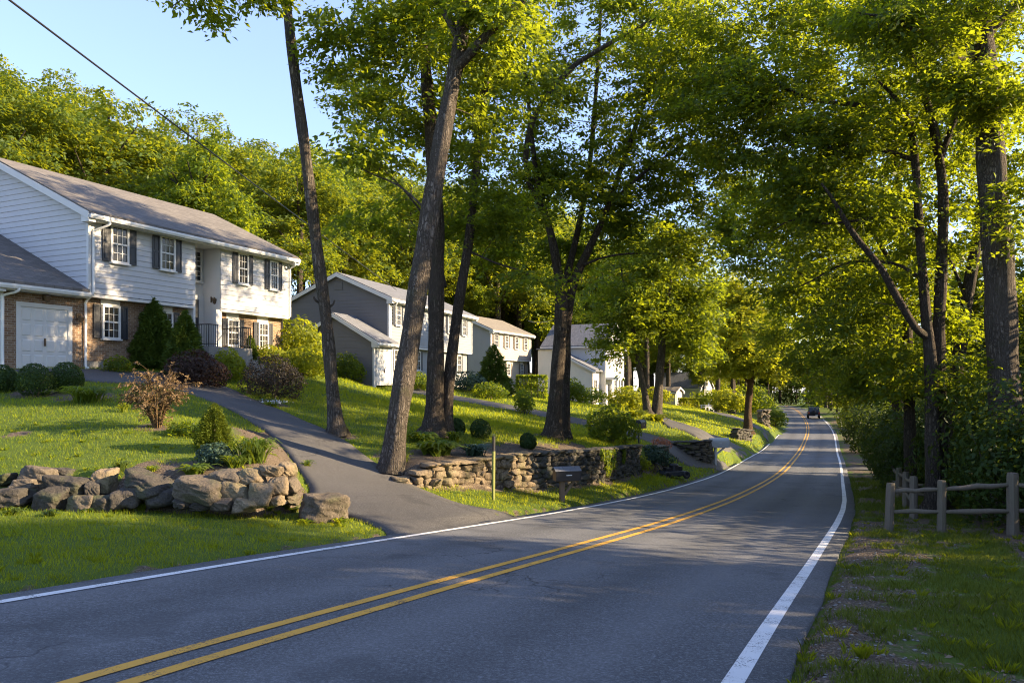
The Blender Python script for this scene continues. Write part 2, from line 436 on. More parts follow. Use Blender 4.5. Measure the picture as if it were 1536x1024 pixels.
M['fern'] = m_leaf('fern_fronds', (.055,.10,.014), (.12,.17,.022), (.30,.36,.02), .42)
M['flower_white'] = m_leaf('white_petals', (.55,.55,.58), (.80,.80,.82), (.6,.6,.6), .3)
M['flower_red'] = m_leaf('rust_petals', (.28,.08,.04), (.50,.20,.10), (.5,.2,.08), .3)
M['grass'] = m_leaf('grass_blades', (.052,.105,.010), (.165,.215,.020), (.58,.60,.018), .48, .5, 1.3, .75)
M['grass_rough'] = m_leaf('rough_grass_blades', (.036,.070,.012), (.10,.135,.026), (.26,.30,.02), .40, .55, 1.6, 1.0)
M['bark'] = m_bark('furrowed_bark', (.115,.096,.078), (.265,.228,.19))
M['bark_dark'] = m_bark('dark_bark', (.092,.075,.060), (.21,.172,.136), 1.3)
M['bark_warm'] = m_bark('warm_bark', (.12,.075,.045), (.24,.16,.10), 1.2)
M['twig'] = m_plain('twig_bark', (.10,.075,.055), .85, .3, 8)
M['stone'] = m_stone('fieldstone', (.048,.039,.031), (.150,.124,.094), .4)
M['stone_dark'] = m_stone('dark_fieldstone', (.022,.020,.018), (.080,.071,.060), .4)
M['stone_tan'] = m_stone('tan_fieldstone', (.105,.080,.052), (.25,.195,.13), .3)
M['wall_stone'] = m_stone('dry_stone', (.06,.050,.040), (.19,.16,.125), .25, 2.2)
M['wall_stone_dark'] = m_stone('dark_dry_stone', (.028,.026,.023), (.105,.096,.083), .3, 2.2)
M['white'] = m_plain('white_paint', (.58,.575,.56), .5, .06, 3)
M['white_metal'] = m_plain('white_gutter', (.70,.70,.69), .35, .06, 4, .5, .05)
M['shutter'] = m_plain('dark_shutter_paint', (.035,.038,.045), .45, .2, 5)
M['shutter_tan'] = m_plain('grey_brown_shutter_paint', (.12,.105,.09), .5, .2, 5)
M['black'] = m_plain('black_metal', (.018,.018,.020), .4, .2, 10, .5)
M['iron'] = m_plain('bronze_lamp_metal', (.10,.06,.03), .4, .2, 20, .5)
M['wood_grey'] = None
def m_wood(name, a, b):
    n = N(name); v = n.obj((14,14,1.2)); f = n.noise(v, 2.4, 6, .7); s = n.noise(n.obj(), 2.0, 4)
    c = n.mix(f, a, b); c = n.mix(n.math('MULTIPLY', n.ramp(s, [(.45,0.0),(.7,1.0)]), .4), c, (.10,.11,.06))
    n.pbr(c, .85, n.bump(f, .7, .012), .2); return n.done()
M['wood_grey'] = m_wood('weathered_grey_wood', (.080,.065,.049), (.21,.175,.135))
M['wood_brown'] = m_wood('brown_post_wood', (.09,.062,.042), (.20,.145,.10))
M['stake'] = m_plain('yellow_green_stake_paint', (.17,.185,.045), .6, .25, 5)
def m_siding(name, col, dirt=.10):
    n = N(name); v = n.obj((1,1,1)); f = n.noise(v, 1.1, 4); g = n.noise(n.obj((.7,.7,14)), 6, 3)
    c = n.mix(f, [k*(1-dirt) for k in col], col); c = n.mix(n.math('MULTIPLY', n.ramp(n.noise(n.obj((1,1,.25)), 2.2, 5, .7), [(.5, 0.0), (.8, 1.0)]), .22), c, [k*.62 for k in col])
    n.pbr(c, .55, None, .35); return n.done()
M['siding_white'] = m_siding('white_clapboard', (.50,.50,.51))
M['siding_grey'] = m_siding('grey_clapboard', (.135,.135,.145))
M['siding_light'] = m_siding('pale_grey_clapboard', (.37,.365,.36))
M['siding_blue'] = m_siding('blue_grey_clapboard', (.25,.26,.275))
M['siding_beige'] = m_siding('beige_clapboard', (.42,.36,.29))
M['siding_cream'] = m_siding('cream_clapboard', (.62,.59,.52))
def m_brick(name):
    n = N(name); c = n.n('ShaderNodeTexCoord'); sx = n.n('ShaderNodeSeparateXYZ'); n.link(c.outputs['Object'], sx.inputs[0])
    cb = n.n('ShaderNodeCombineXYZ'); n.link(n.math('ADD', sx.outputs['X'], sx.outputs['Y']), cb.inputs[0]); n.link(sx.outputs['Z'], cb.inputs[1])
    b = n.n('ShaderNodeTexBrick'); n.link(cb.outputs[0], b.inputs['Vector']); b.inputs['Scale'].default_value = 1
    b.inputs['Brick Width'].default_value = .215; b.inputs['Row Height'].default_value = .075; b.inputs['Mortar Size'].default_value = .009; b.inputs['Mortar Smooth'].default_value = .3
    b.inputs['Color1'].default_value = (.17,.100,.058,1); b.inputs['Color2'].default_value = (.31,.21,.13,1); b.inputs['Mortar'].default_value = (.36,.31,.25,1); b.inputs['Bias'].default_value = -.1
    f = n.noise(c.outputs['Object'], 9, 5); col = n.mix(n.math('MULTIPLY', n.ramp(f, [(.45,0.0),(.75,1.0)]), .5), b.outputs['Color'], (.12,.07,.045))
    n.pbr(col, .85, n.bump(n.math('SUBTRACT', n.math('MULTIPLY', f, .3), b.outputs['Fac']), .8, .012), .2); return n.done()
M['brick'] = m_brick('mottled_brick')
def m_roof(name, a, b):
    n = N(name); c = n.n('ShaderNodeTexCoord'); sx = n.n('ShaderNodeSeparateXYZ'); n.link(c.outputs['Object'], sx.inputs[0])
    cb = n.n('ShaderNodeCombineXYZ'); n.link(sx.outputs['X'], cb.inputs[0]); n.link(sx.outputs['Y'], cb.inputs[1])
    br = n.n('ShaderNodeTexBrick'); n.link(cb.outputs[0], br.inputs['Vector']); br.inputs['Scale'].default_value = 1
    br.inputs['Brick Width'].default_value = .32; br.inputs['Row Height'].default_value = .13; br.inputs['Mortar Size'].default_value = .006
    br.inputs['Color1'].default_value = (*a,1); br.inputs['Color2'].default_value = (*b,1); br.inputs['Mortar'].default_value = (*[k*.5 for k in a],1)
    f = n.noise(c.outputs['Object'], 1.3, 5); g = n.noise(c.outputs['Object'], 60, 3)
    col = n.mix(n.math('MULTIPLY', f, .5), br.outputs['Color'], [k*.75 for k in a]); col = n.mix(n.math('MULTIPLY', g, .35), col, [k*1.5 for k in b])
    n.pbr(col, .9, n.bump(n.math('SUBTRACT', n.math('MULTIPLY', g, .3), br.outputs['Fac']), .7, .012), .2); return n.done()
M['roof'] = m_roof('asphalt_shingles', (.094,.086,.078), (.168,.154,.140))
M['roof_grey'] = m_roof('grey_shingles', (.10,.105,.115), (.17,.175,.19))
M['roof_tan'] = m_roof('tan_shingles', (.145,.128,.108), (.215,.192,.162))
def m_glass():
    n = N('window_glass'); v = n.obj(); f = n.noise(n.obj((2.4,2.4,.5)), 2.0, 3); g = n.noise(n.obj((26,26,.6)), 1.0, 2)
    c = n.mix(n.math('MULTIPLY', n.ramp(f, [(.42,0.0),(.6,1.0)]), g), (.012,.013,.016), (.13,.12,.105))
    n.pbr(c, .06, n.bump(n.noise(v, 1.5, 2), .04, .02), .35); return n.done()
M['glass'] = m_glass()
def m_asphalt(name, base, worn, crack=True):
    n = N(name); v = n.geo(); agg = n.math('ADD', n.math('MULTIPLY', n.noise(v, 110, 2, .6), .5), n.math('MULTIPLY', n.noise(v, 38, 2, .7), .5)); big = n.noise(v, .35, 4); mid = n.noise(v, 2.2, 4)
    c = n.mix(n.ramp(big, [(.3,0.0),(.7,1.0)]), base, worn)
    c = n.mix(n.math('MULTIPLY', n.ramp(agg, [(.49,0.0),(.66,1.0)]), .75), c, [k*3.6 for k in base])
    c = n.mix(n.math('MULTIPLY', n.ramp(agg, [(.34,1.0),(.47,0.0)]), .65), c, [k*.30 for k in base])
    c = n.mix(n.math('MULTIPLY', mid, .25), c, [k*.6 for k in base])
    h = agg
    if crack:
        ac = n.n('ShaderNodeAttribute'); ac.attribute_name = 'across'; q = n.math('ABSOLUTE', n.math('SUBTRACT', n.math('ABSOLUTE', n.math('ADD', ac.outputs['Fac'], n.math('MULTIPLY', n.math('SUBTRACT', big, .5), .5))), 1.5))
        tr = n.ramp(n.math('ABSOLUTE', n.math('SUBTRACT', q, .78)), [(0.0, 1.0), (.42, 0.0)]); c = n.mix(n.math('MULTIPLY', tr, .22), c, [k*1.7 for k in worn])
        oil = n.ramp(q, [(0.0, 1.0), (.35, 0.0)]); c = n.mix(n.math('MULTIPLY', n.math('MULTIPLY', oil, mid), .5), c, [k*.45 for k in base])
        pt = n.ramp(n.noise(v, .8, 3, .6), [(.60, 0.0), (.66, 1.0)]); c = n.mix(n.math('MULTIPLY', pt, .38), c, [k*.6 for k in base])
        w = n.noise(v, .9, 4, .6, 'Color'); vv = n.n('ShaderNodeVectorMath'); vv.operation = 'MULTIPLY_ADD'; n.link(w, vv.inputs[0]); vv.inputs[1].default_value = (1.6,1.6,.2); n.link(v, vv.inputs[2])
        e = n.vor(vv.outputs[0], .30, 'DISTANCE_TO_EDGE'); m_ = n.noise(v, .22, 2)
        cr = n.math('MULTIPLY', n.ramp(e, [(0.0,1.0),(.0055,0.0)]), n.ramp(m_, [(.47,0.0),(.56,1.0)]))
        c = n.mix(n.math('MULTIPLY', cr, .8), c, (.012,.012,.013))
    n.pbr(c, .82, n.bump(h, .5, .012), .3); return n.done()
M['asphalt'] = m_asphalt('road_asphalt', (.073,.076,.081), (.116,.118,.123))
M['drive'] = m_asphalt('driveway_asphalt', (.048,.047,.047), (.085,.080,.075))
def m_line(name, col, under=(.06,.06,.06), wear=.5):
    n = N(name); v = n.geo(); a = n.noise(v, 70, 3, .7); b = n.noise(v, 3.5, 5, .7)
    f = n.ramp(n.math('ADD', n.math('MULTIPLY', a, .55), n.math('MULTIPLY', b, .45)), [(.395,0.0),(.46,1.0)])
    t = n.mix(n.noise(v, 1.2, 4), [k*.78 for k in col], col)
    n.pbr(n.mix(f, under, t), .7, n.bump(a, .25, .005), .3); return n.done()
M['line_white'] = m_line('white_road_paint', (.74,.74,.73))
M['line_yellow'] = m_line('yellow_road_paint', (.68,.36,.055))
def m_ground():
    n = N('lawn_and_soil'); v = n.geo(); at_ = n.n('ShaderNodeAttribute'); at_.attribute_name = 'soil'
    big = n.noise(v, .28, 4); mid = n.noise(v, 3.0, 5, .65); fine = n.noise(v, 38, 4, .7)
    g = n.mix(n.ramp(big, [(.3,0.0),(.7,1.0)]), (.040,.078,.010), (.090,.130,.016)); g = n.mix(n.math('MULTIPLY', fine, .6), g, (.115,.145,.026))
    d = n.mix(mid, (.050,.036,.025), (.125,.095,.068)); d = n.mix(n.ramp(fine, [(.5,0.0),(.66,1.0)]), d, (.21,.175,.14)); d = n.mix(n.ramp(fine, [(.3,1.0),(.42,0.0)]), d, (.022,.017,.013))
    f = n.ramp(n.math('ADD', at_.outputs['Fac'], n.math('MULTIPLY', n.math('SUBTRACT', mid, .5), .9)), [(.40,0.0),(.60,1.0)])
    n.pbr(n.mix(f, g, d), .95, n.bump(n.math('ADD', fine, mid), .7, .03), .15); return n.done()
M['ground'] = m_ground()
M['litter'] = m_leaf('fallen_leaves', (.10,.065,.04), (.30,.22,.15), (.2,.12,.05), .15, .8)
M['gravel'] = m_stone('gravel_stones', (.14,.13,.12), (.34,.32,.30), .05, 6)
# ------------------------------------------------------------------ ground, road, drives
def px_list(P): return [hit(*p) for p in P]
DRIVES = {}
def drive_edges(L, R, n=70):
    def rs(P):
        P = bez([p[:2] for p in P], 12); s = np.concatenate([[0], np.cumsum(np.linalg.norm(np.diff(P, axis=0), axis=1))])
        t = np.linspace(0, s[-1], n); return np.stack([np.interp(t, s, P[:, 0]), np.interp(t, s, P[:, 1])], 1)
    return rs(L), rs(R)
def mouth(s): return np.array(xy_of(s, road_at(s)[4] + .04))
main_L = [mouth(6.6)] + px_list([(545,783),(478,765)]) + [np.array((-3.95,14.0)), np.array((-4.2,15.2))] + px_list([(400,648),(350,618),(300,597),(240,580)]) + [np.array((-12.6,22.0)), np.array((-15.8,22.75))]
main_R = [mouth(12.6)] + px_list([(765,773),(690,757),(640,738),(560,694),(505,655),(440,625),(380,600),(330,578)]) + [np.array((-11.6,27.0)), np.array((-14.25,25.9))]
DRIVES['driveway'] = drive_edges(main_L, main_R)
DRIVES['driveway_stone_house'] = drive_edges([mouth(39.3)] + px_list([(1015,690)]) + [np.array(p) for p in ((6.6,38.3),(4.2,39.5),(1.0,41),(-3,43.2),(-6.4,44.5))],
    [mouth(43.4)] + px_list([(1040,683)]) + [np.array(p) for p in ((8.0,40.6),(5.2,41.8),(2.0,43.3),(-2,45.2),(-6.2,46.3))])
DRIVES['driveway_white_house'] = drive_edges([mouth(52)] + px_list([(1085,676),(1053,662),(1020,645),(990,632)]) + [np.array((10.5,66.0)), np.array((9.8,74.5))],
    [mouth(57)] + px_list([(1105,668),(1066,652),(1035,640),(1005,629)]) + [np.array((12.6,66.5)), np.array((11.8,75.0))])
DRIVES['driveway_far'] = drive_edges([mouth(73), np.array((22.6,75)), np.array((21.5,79)), np.array((22,90)), np.array((24,106))], [mouth(76.5), np.array((24.6,77)), np.array((24.2,81)), np.array((24.6,90)), np.array((27,106))])
DRIVES['path'] = drive_edges([xy_of(44.2, -3.0), xy_of(43.6, -4.6), xy_of(43.2, -7)], [xy_of(46.8, -3.0), xy_of(46.4, -4.6), xy_of(46, -7)])
def in_drives(x, y, grow=0):
    m = np.zeros(len(x), bool)
    for L, R in DRIVES.values():
        m |= in_poly(x, y, np.concatenate([L, R[::-1]]))
    return m
_X, _Y = _gx.ravel(), _gy.ravel()
_S, _D, _I = GS.ravel(), GD.ravel(), GI.ravel()
_ed, _ = edge_dist(_X, _Y, EDGE[:9]); _ed2, _ = edge_dist(_X, _Y, EDGE[12:18]); _in = in_poly(_X, _Y, _POLY)
n1 = vnoise(_X*.9, _Y*.9, 11)*.6 + vnoise(_X*2.3, _Y*2.3, 12)*.4
soil = np.zeros(len(_X))
rt = _I < 0
right = (_D < 0) & rt
soil = np.where(right, np.clip(.69 - .17*(-_I - .2), .30, .82) + (n1-.5)*.85, soil)
soil = np.where(right & (-_D > 6.0), np.maximum(soil, .75), soil)
left = (_D > 0) & rt
soil = np.where(left & (_D > 34), .8, soil)
soil = np.where(left & _in & (_X > -6.7) & (_X < -3.4) & (_Y < 18), np.maximum(soil, np.clip(1.15 - _ed/1.3, 0, .9)), soil)
soil = np.where(left & ~_in & (_X < -3) & (_Y > 8), np.maximum(soil, np.clip(1.2 - _ed/.45, 0, .9)), soil)
soil = np.where(left & _in & (_X > -4) & (_X < 2.6) & (_Y < 27), np.maximum(soil, np.clip(1.25 - _ed2/2.3, 0, .95)), soil)
soil = np.where(left & ~_in & (_Y > 15), np.maximum(soil, np.clip(1.0 - _ed2/.9, 0, .8)), soil)
soil = np.where(left & ~_in & (_S > 19) & (_S < 31) & (_D > 3.9), np.maximum(soil, .62), soil)
for px, py, r in ((25,652,.35), (235,640,.6), (130,595,1.0), (60,590,1.0), (1065,690,1.2), (505,652,.7), (830,657,.9), (408,606,.7)):
    h = hit(px, py); soil = np.maximum(soil, np.clip(1.15*(1.2 - np.hypot(_X-h[0], _Y-h[1])/r), 0, .75))
soil = np.where(left & (_I > -.16), .55, soil)
soil = np.where(_Y > 140, .1, soil)
GSOIL = soil.reshape(GZ.shape)
nx, ny = len(GX), len(GY)
ii = (np.arange(ny-1)[:, None]*nx + np.arange(nx-1)[None]).ravel()
g = np_obj('ground', np.stack([_X, _Y, GZ.ravel()], 1), [np.stack([ii, ii+1, ii+nx+1, ii+nx], 1)], M['ground'], smooth=True)
a_ = g.data.attributes.new('soil', 'FLOAT', 'POINT'); a_.data.foreach_set('value', soil.astype(np.float32))
tag(g, 'sloping lawns, verges and woodland floor', None, None, 'structure')

def ribbon(name, s0, s1, dl, dr, lift, m, skirt=0, step=.5, label=None):
    """sheet that follows the road between two offset functions"""
    ss = np.arange(s0, s1+.01, step); nb = NB(); rows = []
    k = k_ = 15 if skirt else 2
    for s in ss:
        x, y, z, h, wl, wr = road_at(s); a, b = dl(s), dr(s)
        row = []
        if skirt: row.append((x-a*math.cos(h), y+a*math.sin(h), z-skirt))
        for t in np.linspace(0, 1, k):
            d = a+(b-a)*t; row.append((x-d*math.cos(h), y+d*math.sin(h), z+lift))
        if skirt: row.append((x-b*math.cos(h), y+b*math.sin(h), z-skirt))
        rows.append(row)
    V = np.array(rows); n, k = V.shape[:2]
    j = (np.arange(n-1)[:, None]*k + np.arange(k-1)[None]).ravel()
    nb.add(V.reshape(-1, 3), np.stack([j, j+1, j+k+1, j+k], 1))
    o = nb.build(name, m, None, True)
    at2 = o.data.attributes.new('across', 'FLOAT', 'POINT'); at2.data.foreach_set('value', np.array([d for s in ss for d in ([dl(s)] if skirt else [])+list(np.linspace(dl(s), dr(s), k_))+([dr(s)] if skirt else [])], np.float32))
    return tag(o, label, None, None, 'structure')
wL = lambda s: road_at(s)[4]; wR = lambda s: road_at(s)[5]
def ragged(f, sg, seed):
    return lambda s: f(s) + sg*(.27 + .07*float(vnoise(np.array([s*.9]), np.array([seed*3.1]), seed)[0]))
ribbon('road', -24, 262, ragged(wL, 1, 2), ragged(lambda s: -wR(s), -1, 4), 0, M['asphalt'], .12, .5, 'two lane asphalt road running downhill and curving away')
ribbon('road_edge_line', -24, 262, lambda s: wL(s)+.055, lambda s: wL(s)-.055, .006, M['line_white'], label='white edge line on the left side of the road')
ribbon('road_edge_line', -24, 262, lambda s: -wR(s)+.066, lambda s: -wR(s)-.066, .006, M['line_white'], label='white edge line on the right side of the road')
ribbon('road_centre_line', -24, 262, lambda s: .19, lambda s: .085, .006, M['line_yellow'], label='yellow centre line, left of the pair')
ribbon('road_centre_line', -24, 262, lambda s: -.085, lambda s: -.19, .006, M['line_yellow'], label='yellow centre line, right of the pair')
DLAB = {'driveway': 'grey asphalt driveway rising to the white house garage', 'driveway_stone_house': 'driveway behind the stone wall', 'driveway_white_house': 'driveway climbing to the white house',
        'driveway_far': 'far driveway past the bright tree', 'path': 'short asphalt apron on the right of the road'}
for nm, (L, Rr) in DRIVES.items():
    k = 11; n = len(L); t = np.linspace(0, 1, k)[None, :, None]
    P = L[:, None]*(1-t) + Rr[:, None]*t
    x, y = P[..., 0].ravel(), P[..., 1].ravel()
    S, D = sd_of(x, y); ins = np.minimum(np.interp(S, RF[:, 0], RF[:, 5])+.26-D, D+np.interp(S, RF[:, 0], RF[:, 6])+.28)
    b = np.clip(1 + ins/.5, 0, 1); b = b*b*(3-2*b)
    z = np.where(ins > 0, zroad(S)+.003, np.maximum(_bil(GZ, x, y)+.035, (zroad(S)+.003)*b + (1-b)*-99))
    V = np.stack([x, y, z], 1).reshape(n, k, 3)
    lo = V[:, [0, -1]].copy(); lo[..., 2] -= .15
    V = np.concatenate([lo[:, :1], V, lo[:, 1:]], 1); k += 2
    j = (np.arange(n-1)[:, None]*k + np.arange(k-1)[None]).ravel()
    o = np_obj('path' if nm == 'path' else 'driveway', V.reshape(-1, 3), [np.stack([j, j+1, j+k+1, j+k], 1)], M['drive'], None, True)
    tag(o, DLAB[nm], None, None, 'structure')

# ------------------------------------------------------------------ houses (local frame: x along the road front, y inwards, z up)
def xr(poly, z):
    xs = []
    n = len(poly)
    for i in range(n):
        (x1, z1), (x2, z2) = poly[i], poly[(i+1) % n]
        if abs(z2-z1) < 1e-9:
            if abs(z-z1) < 1e-6: xs += [x1, x2]
        elif min(z1, z2)-1e-6 <= z <= max(z1, z2)+1e-6: xs.append(x1+(x2-x1)*(z-z1)/(z2-z1))
    return (min(xs), max(xs)) if xs else None
def courses(mb, poly, mp, ex=.20):
    """lapped boards over a convex outline in the wall plane; mp(a, z, out) -> point"""
    zs = [p[1] for p in poly]; z = min(zs); zt = max(zs)
    brk = sorted(set(round(v, 4) for v in zs))
    while z < zt - 1e-4:
        z2 = min(z+ex, zt)
        for bz in brk:
            if z+1e-3 < bz < z2: z2 = bz
        a, b = xr(poly, z+1e-5), xr(poly, z2-1e-5)
        if a and b:
            full = (z2-z)/ex
            mb.quad(mp(a[0], z, .024), mp(a[1], z, .024), mp(b[1], z2, .024-.020*full), mp(b[0], z2, .024-.020*full))
            mb.quad(mp(a[0], z, 0), mp(a[1], z, 0), mp(a[1], z, .024), mp(a[0], z, .024))
        z = z2
front = lambda y: (lambda a, z, o: (a, y-o, z))
near_side = lambda u: (lambda a, z, o: (u-o, a, z))
far_side = lambda u: (lambda a, z, o: (u+o, a, z))
back = lambda y: (lambda a, z, o: (a, y+o, z))

def window(par, u0, u1, z0, z1, y, shutter=None, cols=3, rows=2, name='window', label=None):
    fr = MB(); c = .075
    fr.box(u0, u0+c, y-.085, y-.005, z0, z1).box(u1-c, u1, y-.085, y-.005, z0, z1)
    fr.box(u0+c, u1-c, y-.086, y-.005, z1-c, z1).box(u0+c, u1-c, y-.086, y-.005, z0, z0+c*.7)
    zm = (z0+z1)/2; fr.box(u0+c, u1-c, y-.078, y-.005, zm-.028, zm+.028)
    a, b = u0+c, u1-c
    for i in range(1, cols):
        x = a+(b-a)*i/cols
        for p, q in ((z0+c*.7, zm-.028), (zm+.028, z1-c)): fr.box(x-.009, x+.009, y-.064, y-.03, p, q)
    for p, q in ((z0+c*.7, zm-.028), (zm+.028, z1-c)):
        for i in range(1, rows):
            zz = p+(q-p)*i/rows
            for j in range(cols):
                fr.box(a+(b-a)*j/cols+.010, a+(b-a)*(j+1)/cols-.010, y-.062, y-.03, zz-.008, zz+.008)
    w = fr.build(name, M['white'], par)
    if label: w['label'] = label
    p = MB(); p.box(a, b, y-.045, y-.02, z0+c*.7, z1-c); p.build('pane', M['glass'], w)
    s = MB(); s.box(u0-.04, u1+.04, y-.13, y-.004, z0-.06, z0-.004); s.build('sill', M['white'], w)
    if shutter:
        wd = shutter[1] if isinstance(shutter, tuple) else .30; mt = M[shutter[0]] if isinstance(shutter, tuple) else M[shutter]
        for x0 in (u0-wd-.012, u1+.012):
            sh = MB(); x1 = x0+wd
            sh.box(x0, x1, y-.045, y-.022, z0, z1)
            sh.box(x0, x0+.05, y-.065, y-.045, z0, z1).box(x1-.05, x1, y-.065, y-.045, z0, z1)
            for zz in (z0, zm-.035, z1-.07): sh.box(x0+.05, x1-.05, y-.064, y-.045, zz, zz+.07)
            for p, q in ((z0+.09, zm-.055), (zm+.055, z1-.09)): sh.box(x0+.075, x1-.075, y-.056, y-.045, p, q)
            sh.build('shutter', mt, par)
    return w

def gable_roof(par, u0, u1, y0, y1, ze, pitch, m, ridge='u', side=.28, eave=.40, rakes=(1, 1), gutters=(1, 0), th=.13, name='roof'):
    """two slabs, rake boards at the gable ends, gutters along the eaves"""
    mb = MB(); rk = MB(); gt = MB()
    if ridge == 'u':
        A0, A1, B0, B1 = u0-side*rakes[0], u1+side*rakes[1], y0, y1
        pt = lambda a, b, z: (a, b, z)
    else:
        A0, A1, B0, B1 = y0-side*rakes[0], y1+side*rakes[1], u0, u1
        pt = lambda a, b, z: (b, a, z)
    bc = (B0+B1)/2; zr = ze + pitch*(bc-B0)
    for b_out, sg in ((B0, -1), (B1, 1)):
        e = b_out + sg*eave; zz = ze - pitch*eave
        P = [pt(A0, e, zz), pt(A1, e, zz), pt(A1, bc, zr), pt(A0, bc, zr)]
        up = th
        mb.prism([(p[0], p[1], p[2]+.02) for p in P], (0, 0, up))
        for a, on in ((A0, rakes[0]), (A1, rakes[1])):
            if on:
                d = -1 if a == A0 else 1
                Q = [pt(a, e, zz-.15), pt(a, bc, zr-.15), pt(a, bc, zr+.02+up*.55), pt(a, e, zz+.02+up*.55)]
                rk.prism(Q, pt(d*.035, 0, 0))
                # boxed eave return
                rk.prism([pt(a+d*.002, e, zz-.22), pt(a+d*.002, b_out+sg*.0, zz-.22), pt(a+d*.002, b_out, zz-.15+pitch*eave*.98), pt(a+d*.002, e, zz-.15)], pt(-d*.25, 0, 0))
        # soffit and fascia
        i = 0 if sg < 0 else 1
        rk.prism([pt(A0+.04, e-sg*.02, zz-.15), pt(A0+.04, b_out-sg*.001, zz-.15), pt(A0+.04, b_out-sg*.001, zz-.12), pt(A0+.04, e-sg*.02, zz+.015)], pt(A1-A0-.08, 0, 0))
        if gutters[i]:
            o = e+sg*.11
            gt.prism([pt(A0+.01, e+sg*.002, zz+.03), pt(A0+.01, e+sg*.002, zz-.11), pt(A0+.01, o-sg*.03, zz-.11), pt(A0+.01, o, zz-.03), pt(A0+.01, o, zz+.035), pt(A0+.01, o-sg*.012, zz+.035), pt(A0+.01, o-sg*.02, zz-.02), pt(A0+.01, e+sg*.02, zz-.04), pt(A0+.01, e+sg*.02, zz+.03)], pt(A1-A0-.02, 0, 0))
    r = mb.build(name, m, par); rk.build('rake_board', M['white'], par)
    if gt.v: gt.build('gutter', M['white_metal'], par)
    return r, zr
def downspout(par, pts):
    mb = MB(); mb.tube(bez(pts, 4), .042, 6); mb.build('downspout', M['white_metal'], par)
def sconce(par, u, z, y):
    mb = MB(); mb.box(u-.05, u+.05, y-.03, y, z-.12, z+.12); mb.tube([(u, y-.03, z+.02), (u, y-.12, z+.10), (u, y-.19, z+.06)], .012, 6)
    mb.lathe([(.02,.10),(.03,.06),(.10,.02),(.11,-.02),(.07,-.16),(.03,-.19),(.005,-.20)], (u, y-.19, z), 8)
    mb.build('wall_lantern', M['iron'], par)
def garage_door(par, u0, u1, z0, z1, y, cols=4, rows=4, case=.14):
    fr = MB(); fr.box(u0-case, u0, y-.07, y-.003, z0, z1+case).box(u1, u1+case, y-.07, y-.003, z0, z1+case).box(u0, u1, y-.069, y-.003, z1, z1+case)
    d = MB(); d.box(u0, u1, y-.025, y-.004, z0+.01, z1)
    for i in range(cols):
        for j in range(rows):
            w = (u1-u0)/cols; h = (z1-z0)/rows; a, b = u0+i*w+.05, u0+(i+1)*w-.05; p, q = z0+j*h+.06, z0+(j+1)*h-.05
            d.add([(a,y-.025,p),(b,y-.025,p),(b,y-.025,q),(a,y-.025,q),(a+.03,y-.043,p+.03),(b-.03,y-.043,p+.03),(b-.03,y-.043,q-.03),(a+.03,y-.043,q-.03)], [(0,1,5,4),(1,2,6,5),(2,3,7,6),(3,0,4,7),(4,5,6,7)])
    for j in range(1, rows): d.box(u0, u1, y-.03, y-.024, z0+j*(z1-z0)/rows-.008, z0+j*(z1-z0)/rows+.008)
    o = d.build('garage_door', M['white'], par); hb = MB(); c = (u0+u1)/2; hb.box(c-.02, c+.02, y-.075, y-.03, z0+.75, z0+1.0); hb.build('handle', M['iron'], o)
    fr.build('door_frame', M['white'], par)

